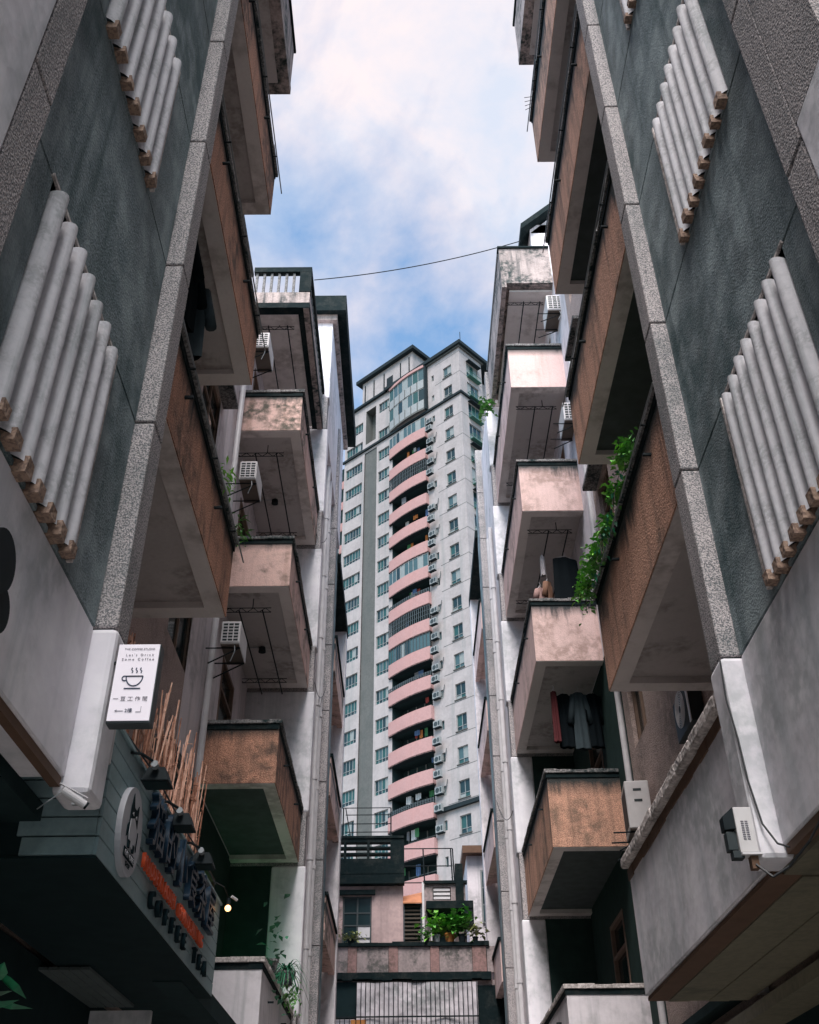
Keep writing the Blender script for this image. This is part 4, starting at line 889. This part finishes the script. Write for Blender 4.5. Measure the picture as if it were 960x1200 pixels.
# hut left
hy = 26.6
m = MB(); f3 = lambda u, v, d: (u, hy + d, v)
WH = (-1.66, -.93, 7.5, 8.74)
holed(m, f3, -2.75, -.14, 6.6, 9.5, [WH], .2, 0, 0, 1); m.quad((-.14, hy, 6.6), (-.14, hy + 3, 6.6), (-.14, hy + 3, 9.5), (-.14, hy, 9.5)); m.build('upper_wall', [MT['house'], MT['dark']], hb)
m = MB(); m.box(-1.76, -.84, hy - .12, hy + .02, 8.75, 8.86); m.build('window_lintel', MT['black'], hb)
m = MB()
for x in (-1.66, -1.31, -.97): m.box(x, x + .04, hy + .05, hy + .1, 7.5, 8.74)
for z in (7.5, 7.72, 8.02, 8.32, 8.7): m.box(-1.66, -.93, hy + .051, hy + .099, z, z + .03)
wf = m.build('window', MT['frame_d'], hb)
for x0 in (-1.62, -1.27):
    for (z0, z1) in ((7.53, 7.72), (7.75, 8.02), (8.05, 8.32), (8.35, 8.7)):
        MB().box(x0, x0 + .30, hy + .07, hy + .08, z0, z1).build('pane', MT['white_paint'] if x0 > -1.3 and z0 < 8.0 and z1 > 7.6 else G[0], wf)
# black terrace parapet with slots
m = MB(); f4 = lambda u, v, d: (u, hy - .25 + d, v)
sl = [(-2.2 + i * .6, -1.66 + i * .6, 9.60 + j * .155, 9.71 + j * .155) for i in range(3) for j in range(3)]
holed(m, f4, -2.75, -.10, 9.22, 10.12, sl, .2); m.box(-2.75, -.10, hy - .28, hy + 0, 10.12, 10.18); m.box(-2.75, -.10, hy - .24, hy + .01, 8.98, 9.215); m.quad((-.10, hy - .25, 9.2), (-.10, hy + .0, 9.2), (-.10, hy + .0, 10.12), (-.10, hy - .25, 10.12)); m.quad((-2.75, hy - .05, 9.22), (-.1, hy - .05, 9.22), (-.1, hy - .05, 9.6), (-2.75, hy - .05, 9.6)); m.build('terrace_parapet', MT['black'], hb)
# pergola rods
pg = thing('pergola_frame', 'thin metal frame standing on the black slotted terrace parapet', 'metal frame', (0, 0, 0))
m = MB(); zt_ = 11.05
for x in (-1.72, -.45): MB().tube((x, hy + .1, 10.1), (x, hy + .1, zt_), .018, n=6).build('post', MT['metal'], pg)
MB().tube((-1.66, hy + .1, zt_), (-1.5, hy + .1, 10.18), .014, n=6).build('brace', MT['metal'], pg)
for z in (10.4, 10.62, 10.86, zt_): MB().tube((-2.4 if z == zt_ else -1.66, hy + .1, z), (-.45, hy + .1, z), .012, n=6).build('rod', MT['metal'], pg)
pg2 = thing('pergola_frame', 'thin metal frame between the black parapet and the chimney', 'metal frame')
for x in (.42, 1.14, 1.19): MB().tube((x, hy + .1, 9.0), (x - .03, hy + .1, 9.95), .018, n=6).build('post', MT['metal'], pg2)
for z in (9.08, 9.5, 9.95): MB().tube((-.12, hy + .1, z), (1.15, hy + .1, z), .014, n=6).build('rod', MT['metal'], pg2)
# stair louvre door, awning, pole
dv = thing('louvre_door', 'dark louvred door between the pink hut and the white pole', 'door')
MB().box(-.13, -.10, hy - .02, hy + .03, 7.45, 8.55).build('frame', MT['frame_d'], dv); MB().box(.30, .34, hy - .02, hy + .03, 7.45, 8.55).build('frame', MT['frame_d'], dv)
MB().box(-.10, .30, hy + .05, hy + .06, 7.45, 8.55).build('backing', MT['dark'], dv)
for i in range(11):
    z = 7.5 + i * .095; m = MB(); m.add([(-.1, hy, z), (.3, hy, z), (.3, hy + .04, z + .06), (-.1, hy + .04, z + .06), (-.1, hy + .008, z - .006), (.3, hy + .008, z - .006), (.3, hy + .048, z + .054), (-.1, hy + .048, z + .054)], [(0, 1, 2, 3), (4, 5, 6, 7), (0, 1, 5, 4), (2, 3, 7, 6), (1, 2, 6, 5), (0, 3, 7, 4)]); m.build('slat', MT['soil'], dv)
m = MB(); m.add([(-.14, hy - .1, 8.55), (.34, hy - .1, 8.55), (.34, hy + .5, 8.95), (-.14, hy + .5, 8.85), (-.14, hy - .1, 8.52), (.34, hy - .1, 8.52), (.34, hy + .5, 8.92), (-.14, hy + .5, 8.82)], [(0, 1, 2, 3), (4, 5, 6, 7), (0, 1, 5, 4), (1, 2, 6, 5), (0, 3, 7, 4)]); tag(m.build('awning', MT['awning']), 'small sloping orange awning over the louvred door', 'awning')
m = MB(); m.box(.345, .40, hy - .06, hy - .01, 7.45, 9.05); tag(m.build('white_pole', MT['white_paint']), 'white square pole right of the louvred door', 'pole')
# hut right
m = MB(); f5 = lambda u, v, d: (u, hy + .02 + d, v)
holed(m, f5, .40, 1.45, 6.7, 9.02, [(.62, 1.08, 8.62, 8.94), (.55, 1.15, 7.5, 8.02)], .2, 0, 0, 1); m.build('rear_hut_wall', [MT['house_grey'], MT['dark']], hb)
m = MB(); m.box(.44, 1.62, hy - .32, hy + .02, 8.34, 8.52); m.add([(.46, hy - .3, 8.34), (1.58, hy - .3, 8.34), (1.42, hy, 8.16), (.5, hy, 8.16)], [(0, 1, 2, 3)]); m.box(1.38, 1.62, hy - .3, hy + .0, 7.9, 8.34); m.build('eave', MT['black'], hb)
m = MB(); m.box(.38, 1.5, hy - .06, hy + .1, 9.02, 9.09); m.build('hut_coping', MT['black'], hb)
for i in range(3): MB().box(.64, 1.06, hy + .03, hy + .07, 8.65 + i * .1, 8.71 + i * .1).build('louvre_slat', MT['white_paint'], hb)
m = MB(); m.box(1.20, 1.40, hy - .1, hy + .1, 8.52, 9.5); tag(m.build('chimney_stack', MT['black']), 'black square chimney stack on the small hut roof', 'chimney')
m = MB()
for x in (.55, 1.12): m.box(x, x + .035, hy - .0, hy + .05, 7.5, 8.02)
m.box(.55, 1.155, hy - .002, hy + .05, 8.02, 8.055); m.build('window_surround', MT['white_paint'], hb)
# pale neighbour at right end
nb = thing('neighbour_house', 'pale neighbouring house with a tall grilled window behind the chimney', 'house', (0, 0, 0), 0)
m = MB(); m.box(1.62, 6, 28.5, 34, 0, 10.3); m.build('wall', MT['white_dirty'], nb)
m = MB(); m.box(1.5, 6, 28.2, 34.2, 10.3, 10.5); m.build('roof', MT['rust'], nb)
m = MB(); m.box(1.98, 2.5, 28.44, 28.499, 8.5, 9.9); wn_ = m.build('window', MT['frame_w'], nb)
for i in range(2):
    for j in range(3): MB().box(2.02 + i * .24, 2.22 + i * .24, 28.42, 28.439, 8.55 + j * .45, 8.95 + j * .45).build('pane', G[0] if (i + j) % 2 else G[3], wn_)
# low mass of houses filling the view between
m = MB(); m.box(-3.5, 3.5, 33, 40, 0, 9.2); tag(m.build('background_house', MT['t_white']), 'plain pale house standing behind the roof terrace', 'house')
# ================================================================== plants
def foliage(center, spread, n, size, mat, seed, droop=.0, long=False):
    rr = random.Random(seed); m = MB()
    for i in range(n):
        p = Vector(center) + Vector((rr.gauss(0, spread[0]), rr.gauss(0, spread[1]), rr.gauss(0, spread[2])))
        a = rr.uniform(0, 6.28); e = rr.uniform(-.6, .9) - droop; d = Vector((math.cos(a) * math.cos(e), math.sin(a) * math.cos(e), math.sin(e)))
        s_ = size * rr.uniform(.6, 1.3); side = d.cross(Vector((rr.uniform(-.3, .3), rr.uniform(-.3, .3), 1))).normalized() * s_ * (.12 if long else .32)
        mid = p + d * s_ * .5 + Vector((0, 0, s_ * .08)); tip = p + d * s_ - Vector((0, 0, s_ * (.15 + droop * .2)))
        m.add([p, mid + side, tip, mid - side, mid - Vector((0, 0, s_ * .06))], [(0, 1, 4), (1, 2, 4), (2, 3, 4), (3, 0, 4)])
    return m
def pot_mesh(r, h, mat, name='pot'):
    m = MB(); n = 16
    for (z0, r0, z1, r1) in ((0, r * .72, h * .82, r * .95), (h * .82, r * 1.06, h, r * 1.08)):
        m.tube((0, 0, z0), (0, 0, z1), r0, r1, n=n)
    return m.mesh(name, mat)
def plant(name, label, cat, loc, potr, poth, potmat, fol, group=None):
    t = thing(name, label, cat, loc, 0, group)
    if potr: obj('pot', pot_mesh(potr, poth, potmat), t)
    for (mb, mt) in fol:
        o = mb.build('foliage', MT[mt], t); o['kind'] = 'stuff'
        st = MB(); 
    return t
plant('potted_plant', 'bright green broad leaved plant in an orange pot on the terrace parapet', 'potted plant', (1.0, HY + .05, 7.48), .13, .2, MT['terracotta'], [(foliage((0, -.0, .42), (.14, .1, .12), 130, .22, 'leaf', 1), 'leaf')], 'plants on the roof terrace')
plant('potted_plant', 'lime green leafy plant in a grey pot left of the orange pot', 'potted plant', (.68, HY + .05, 7.48), .09, .17, MT['grey_metal'], [(foliage((0, 0, .36), (.15, .1, .12), 120, .18, 'leaf', 2), 'leaf_lime')], 'plants on the roof terrace')
plant('potted_plant', 'tall deep green plant in a black pot right of the orange pot', 'potted plant', (1.3, HY + .05, 7.48), .1, .18, MT['metal'], [(foliage((0, 0, .45), (.12, .1, .12), 120, .2, 'leaf', 3), 'leaf')], 'plants on the roof terrace')
plant('potted_plant', 'sparse pale plant at the right end of the terrace parapet', 'potted plant', (1.62, HY + .05, 7.48), .07, .12, MT['metal'], [(foliage((0, 0, .25), (.12, .08, .08), 60, .15, 'leaf', 4), 'leaf_pale')], 'plants on the roof terrace')
plant('potted_plant', 'low bushy plant left of the grey pot, beside the white pole', 'potted plant', (.44, HY + .03, 7.48), .06, .1, MT['metal'], [(foliage((0, 0, .2), (.09, .06, .08), 70, .13, 'leaf', 5), 'leaf')], 'plants on the roof terrace')
plant('potted_plant', 'pale yellow green bush under the hut window', 'potted plant', (-1.40, HY + .05, 7.48), .1, .08, MT['metal'], [(foliage((0, 0, .13), (.13, .07, .05), 150, .09, 'leaf', 6), 'leaf_pale')], 'plants on the roof terrace')
plant('potted_plant', 'bare twiggy plant at the left end of the terrace parapet', 'potted plant', (-1.78, HY + .05, 7.48), .07, .08, MT['metal'], [(foliage((0, 0, .25), (.07, .05, .14), 60, .12, 'leaf', 7, 0, True), 'leaf_pale')], 'plants on the roof terrace')
plant('potted_plant', 'small bright plant on the slotted black parapet, upper left', 'potted plant', (-1.98, hy + .1, 10.15), .06, .1, MT['metal'], [(foliage((0, 0, .17), (.08, .05, .05), 70, .12, 'leaf', 8), 'leaf_lime')], 'plants on the roof terrace')
# spider plant on left white balcony
t = plant('spider_plant', 'spiky spider plant spilling over the side of the white balcony on the left', 'potted plant', (-1.60, 14.2, 4.30), .12, .16, MT['coping'], [])
m = MB(); rr = random.Random(5)
for i in range(70):
    a = rr.uniform(0, 6.28); L_ = rr.uniform(.25, .5); d = Vector((math.cos(a), math.sin(a), 0)); up_ = rr.uniform(.4, 1.5); pts = []
    for q in range(6):
        u = q / 5; pts.append(Vector((0, 0, .14)) + d * L_ * u * .8 + Vector((0, 0, L_ * (up_ * u - 1.5 * u * u))))
    sd = d.cross(Vector((0, 0, 1))) * .014
    for q in range(5):
        w0, w1 = sd * (1 - q / 5.5), sd * (1 - (q + 1) / 5.5); m.add([pts[q] - w0, pts[q] + w0, pts[q + 1] + w1, pts[q + 1] - w1], [(0, 1, 2, 3)])
o = m.build('foliage', MT['leaf_deep'], t); o['kind'] = 'stuff'
o = foliage((.03, .5, -.02), (.05, .35, .08), 110, .07, 'leaf', 9, .6).build('trailing_leaves', MT['leaf'], t); o['kind'] = 'stuff'
m = foliage((0, 0, .12), (.1, .12, .3), 50, .12, 'leaf', 21); t = thing('leafy_shrub', 'upright small leaved shrub just before the spider plant', 'shrub', (-1.70, 13.4, 4.3)); obj('pot', pot_mesh(.09, .14, MT['coping']), t); o = m.build('foliage', MT['leaf_deep'], t); o['kind'] = 'stuff'
# vine on right brown balcony
vt = thing('trailing_vine', 'green vine hanging over the parapet of the lowest brown balcony on the right', 'vine', (1.98, 8.4, 7.25))
rr = random.Random(11); m = MB(); mf = MB(); cl = [(.03, -1.25, .12, .08), (.03, -.75, .05, .06), (.03, -.2, .02, .06), (.02, .3, .06, .09), (-.01, .7, .14, .14), (-.04, .9, .02, .11)]
for i, (a, b, c_, s_) in enumerate(cl):
    q = foliage((a, b, c_), (.04, s_ * 1.3, s_ * .8), 110, .075, 'leaf', 30 + i, .3); mf.add(q.v, q.f)
o = mf.build('foliage', MT['leaf'], vt); o['kind'] = 'stuff'
mf = MB()
for i, (a, b, c_, s_) in enumerate(cl):
    q = foliage((a - .04, b + .05, c_ + .05), (.03, s_, s_ * .7), 50, .065, 'leaf', 60 + i, .2); mf.add(q.v, q.f)
o = mf.build('foliage', MT['leaf_lime'], vt); o['kind'] = 'stuff'
for i in range(9):
    y = rr.uniform(-1.2, .9); m.path([(.0, y, .1), (-.06, y + rr.uniform(-.05, .1), -.1), (-.07, y + rr.uniform(-.1, .15), -.18 - rr.uniform(0, .15))], .004, n=4)
m.build('stem', MT['soil'], vt)
mf = foliage((-.05, -.2, -.1), (.02, .5, .07), 70, .05, 'leaf', 77, .7); o = mf.build('hanging_leaves', MT['leaf_deep'], vt); o['kind'] = 'stuff'
# wall plant on right roof
vt = thing('wall_shrub', 'small green shrub rooted high on the right roof parapet, before the tower', 'shrub', (1.98, 17.6, 17.2))
o = foliage((-.08, 0, 0), (.09, .15, .07), 110, .11, 'leaf', 91, .2).build('foliage', MT['leaf'], vt); o['kind'] = 'stuff'; MB().path([(.06, 0, -.1), (-.05, 0, -.05), (-.2, .05, .02)], .01, n=5).build('stem', MT['soil'], vt)
# small weeds on left brown balcony
for i, (p, lab) in enumerate([((-1.62, 8.1, 7.16), 'small weed sprouting from the end of the lowest brown balcony on the left'), ((-1.62, 7.3, 7.2), 'tiny yellow weed on the rail of the lowest brown balcony on the left')]):
    vt = thing('weed', lab, 'plant', p); o = foliage((0, 0, .05), (.03, .1, .06), 40, .09, 'leaf', 100 + i, 0, True).build('foliage', MT['leaf_lime' if i else 'leaf'], vt); o['kind'] = 'stuff'
# big leaves bottom left
bl_ = thing('large_leaved_plant', 'plant with large glossy green leaves entering at the lower left edge', 'potted plant', (-1.53, 4.12, 2.40))
for i, (a, e, L_) in enumerate([(-.3, .1, .12), (.4, -.1, .13), (1.2, .2, .1), (-1.0, .3, .12), (2.4, .2, .14), (.9, -.5, .12)]):
    d = Vector((math.cos(a) * math.cos(e), math.sin(a) * math.cos(e), math.sin(e))); sd = d.cross(Vector((0, 0, 1))).normalized() * L_ * .33
    L_ *= 1.35; b0 = Vector((-.05, .02 * i - .04, .03 * i - .09)); m = MB(); pts = [b0 + d * L_ * u + sd * wv for u, wv in ((0, 0), (.3, .8), (.6, .9), (1.05, 0), (.6, -.9), (.3, -.8))]; mid = [b0 + d * L_ * .3 - Vector((0, 0, .012)), b0 + d * L_ * .6 - Vector((0, 0, .015))]
    m.add(pts + mid, [(0, 1, 6), (1, 2, 7, 6), (2, 3, 7), (3, 4, 7), (4, 5, 6, 7), (5, 0, 6)]); m.build('leaf', MT['leaf_deep'], bl_)
MB().path([(-.06, 0, -.1), (-.12, .02, -.5), (-.16, 0, -2.3)], .012, n=6).build('stem', MT['leaf_deep'], bl_)
# ================================================================== ceiling clothes racks
def rack(label, s, x0, x1, y0, y1, z):
    t = thing('clothes_rack', label, 'clothes rack', (0, 0, 0), 0, 'folding clothes racks under the balcony ceilings')
    for x in (x0, x1): MB().tube((x, y0, z), (x, y1, z), .012, n=6).build('pole', MT['metal'], t)
    for y in (y0 + .15, y1 - .3):
        m = MB(); a, b = min(x0, x1) - .35, max(x0, x1) + .1; m.tube((a, y, z + .06), (b, y, z + .06), .007, n=5); m.tube((a, y, z + .13), (b, y, z + .13), .007, n=5); n_ = 9
        pts = [(a + (b - a) * i / n_, y, z + (.06 if i % 2 else .13)) for i in range(n_ + 1)]; m.path(pts, .006, n=4); m.build('lattice_arm', MT['metal'], t)
    m = MB(); m.tube(((x0 + x1) / 2, y0 + .15, z + .13), ((x0 + x1) / 2, y0 + .15, z + .3), .008, n=5); m.build('hanger', MT['metal'], t)
    return t
lv = ['lowest', 'middle', 'highest']
for k in range(3): rack('black folding clothes rack under the left balcony ceiling, %s of the left side' % lv[k], -1, -2.42, -2.08, 12.75, 15.5, LZ + (k + 1) * LP - .22)
lr = ['lowest', 'second lowest', 'third lowest', 'highest']
for k in range(1, 4): rack('black folding clothes rack under the right balcony ceiling, %s of the right side' % lv[k - 1], 1, 2.52, 2.86, 14.7, 17.6, RZ + (k + 1) * RP - .22)
for k in range(2):
    t = thing('ceiling_lamp', 'small round ceiling lamp under the %s pink balcony soffit on the left' % ('middle' if k == 0 else 'upper'), 'ceiling lamp', (-2.3, 14.4, LZ + (k + 1) * LP + .06), 0, 'ceiling lamps on the left')
    MB().tube((0, 0, -.08), (0, 0, 0), .06, .05, n=14).build('shade', MT['metal'], t); MB().path([(0, 0, 0), (-.3, 0, .0)], .006, n=5).build('conduit', MT['grey_metal'], t)
# ================================================================== garments
def garment(label, loc, w_, h_, mat, seed, rz=0, sleeves=True, cat='shirt', grp=None):
    rr = random.Random(seed); t = thing('hanging_garment', label, cat, loc, rz, grp)
    m = MB(); nx, nz = 10, 12
    for side in (-1, 1):
        base = len(m.v)
        for i in range(nx + 1):
            for j in range(nz + 1):
                u = i / nx; v = j / nz; ww = w_ * (.72 + .28 * (1 - v) ** .7) if sleeves else w_ * (.8 + .2 * (1 - v))
                x = (u - .5) * ww; fold = math.sin(u * 14 + seed + v * 1.5) * .018 * (1 - v * .5)
                thick = .05 * math.sin(math.pi * u) ** .5
                zz = -h_ + h_ * v - (abs(u - .5) * .12 * w_ if v > .95 else 0)
                m.v.append((x, side * thick + fold, zz))
        for i in range(nx):
            for j in range(nz): a = base + i * (nz + 1) + j; m.f.append((a, a + nz + 1, a + nz + 2, a + 1)); m.m.append(0)
    m.build('body', mat, t, smooth=True)
    if sleeves:
        for sd in (-1, 1):
            MB().tube((sd * w_ * .33, 0, -.04), (sd * w_ * .62, .01, -h_ * .55), .05, .055, n=9).build('sleeve', mat, t, smooth=True)
    m = MB(); m.path([(-w_ * .3, 0, -.01), (0, 0, .05), (w_ * .3, 0, -.01)], .006, n=5); m.path([(0, 0, .05), (.015, 0, .09), (-.01, 0, .12)], .005, n=5); m.build('hanger', MT['cloth_white'], t)
    return t
GG = 'laundry on the balconies'
z_l1 = LZ + LP - .10
garment('long black coat hanging in the lowest brown balcony on the left', (-2.05, 5.95, z_l1 - .1), .42, 1.0, MT['cloth_black'], 1, R(20), grp=GG, cat='coat')
garment('black shirt hanging beyond the long coat in the lowest brown balcony on the left', (-2.0, 6.25, z_l1 - .12), .38, .85, MT['cloth_black'], 2, R(50), grp=GG)
garment('dark blue grey shirt, farthest garment in the lowest brown balcony on the left', (-2.0, 6.6, z_l1 - .15), .34, .9, MT['cloth_blue'], 3, R(10), grp=GG)
zr_ = RZ + RP - .24
for i, (x, y, mt, lab, hh) in enumerate([(2.35, 14.9, 'cloth_red', 'narrow red towel at the left end of the laundry over the lower right balcony', .85), (2.52, 15.0, 'cloth_black', 'black shirt next to the red towel over the lower right balcony', .9), (2.75, 14.95, 'cloth_blue', 'blue grey shirt on a white hanger over the lower right balcony', .95), (2.98, 15.0, 'cloth_black', 'black shirt nearest the wall over the lower right balcony', .9)]):
    garment(lab, (x, y, zr_ - .05), .12 if i == 0 else .26, hh, MT[mt], 10 + i, R(8 * i - 10), sleeves=i > 0, grp=GG, cat='towel' if i == 0 else 'shirt')
garment('pale pink shirt hanging at the left of the right balcony with the vine', (2.30, 14.9, RZ + 2 * RP - 1.28), .17, .42, MT['cloth_pink'], 31, R(30), grp=GG)
garment('brown shirt next to the pale pink shirt, right balcony', (2.45, 15.0, RZ + 2 * RP - 1.1), .24, .62, MT['cloth_brown'], 32, R(60), grp=GG)
garment('white scarf above the pale pink shirt, right balcony', (2.42, 15.1, RZ + 2 * RP - .5), .1, .4, MT['cloth_white'], 33, 0, sleeves=False, grp=GG, cat='scarf')
garment('large black blanket behind the shirts in the right balcony with the vine', (2.8, 15.0, RZ + 2 * RP - .6), .55, 1.3, MT['cloth_black'], 34, R(10), sleeves=False, grp=GG, cat='blanket')
# ================================================================== sky wire and others
m = MB(); pts = []
for i in range(25):
    u = i / 24; pts.append((-1.95 + 4.6 * u, 15, 18.66 + 1.25 * u - .18 * 4 * u * (1 - u)))
m.path(pts, .011, n=5); tag(m.build('overhead_wire', MT['metal']), 'single thin wire crossing the sky between the two roofs', 'wire')
m = MB(); m.path([(-1.66, 2.1, 5.55), (-1.57, 2.28, 5.62), (-1.56, 2.33, 5.5), (-1.56, 2.25, 5.3), (-1.56, 2.1, 5.2)], .004, n=5)
# dark rounded bracket sign at far left edge
m = MB()
for (yc, zc, r_) in ((3.36, 3.80, .13), (3.46, 3.64, .10)):
    m.tube((-1.675, yc, zc), (-1.60 + (.01 if r_ > .12 else 0), yc, zc), r_, n=28)
tag(m.build('double_disc_sign', MT['metal']), 'black double disc sign on the white wall at the far left edge', 'sign')
m = MB()
for i in range(4): m.tube((2.02, 9.0 + i * .06, 16.0), (1.90 + .012 * i, 9.03 + i * .07, 16.02), .005, n=5)
tag(m.build('rod_bundle', MT['metal']), 'bundle of thin rods sticking out of the highest brown balcony on the right', 'rods')
# white downpipe beside the notch windows on both sides
for (nm, x, y, lab, par_) in (('drain_pipe', -2.62, 12.2, '', left), ('drain_pipe', 3.08, 13.6, '', right)):
    MB().tube((x, y, 3.4), (x, y, 15), .045, n=10).build(nm, MT['pvc'], par_, smooth=False)

CB = [((-1.70, 15.2, 12.4), (-1.60, 17.0, 13.2), 'thin cable drooping before the left end wall above the middle pink balcony'),
      ((-1.62, 16.2, 9.6), (-1.60, 18.4, 10.6), 'thin cable drooping along the left end wall beside the middle pink balcony'),
      ((1.93, 18.3, 8.0), (1.92, 21.4, 9.3), 'thin cable drooping along the far right facade')]
for a, b, lab in CB:
    m = MB(); a = Vector(a); b = Vector(b); pts = [a.lerp(b, i / 12) - Vector((0, 0, .28 * 4 * (i / 12) * (1 - i / 12))) for i in range(13)]
    m.path(pts, .007, n=5); tag(m.build('drooping_cable', MT['cable']), lab, 'cable')
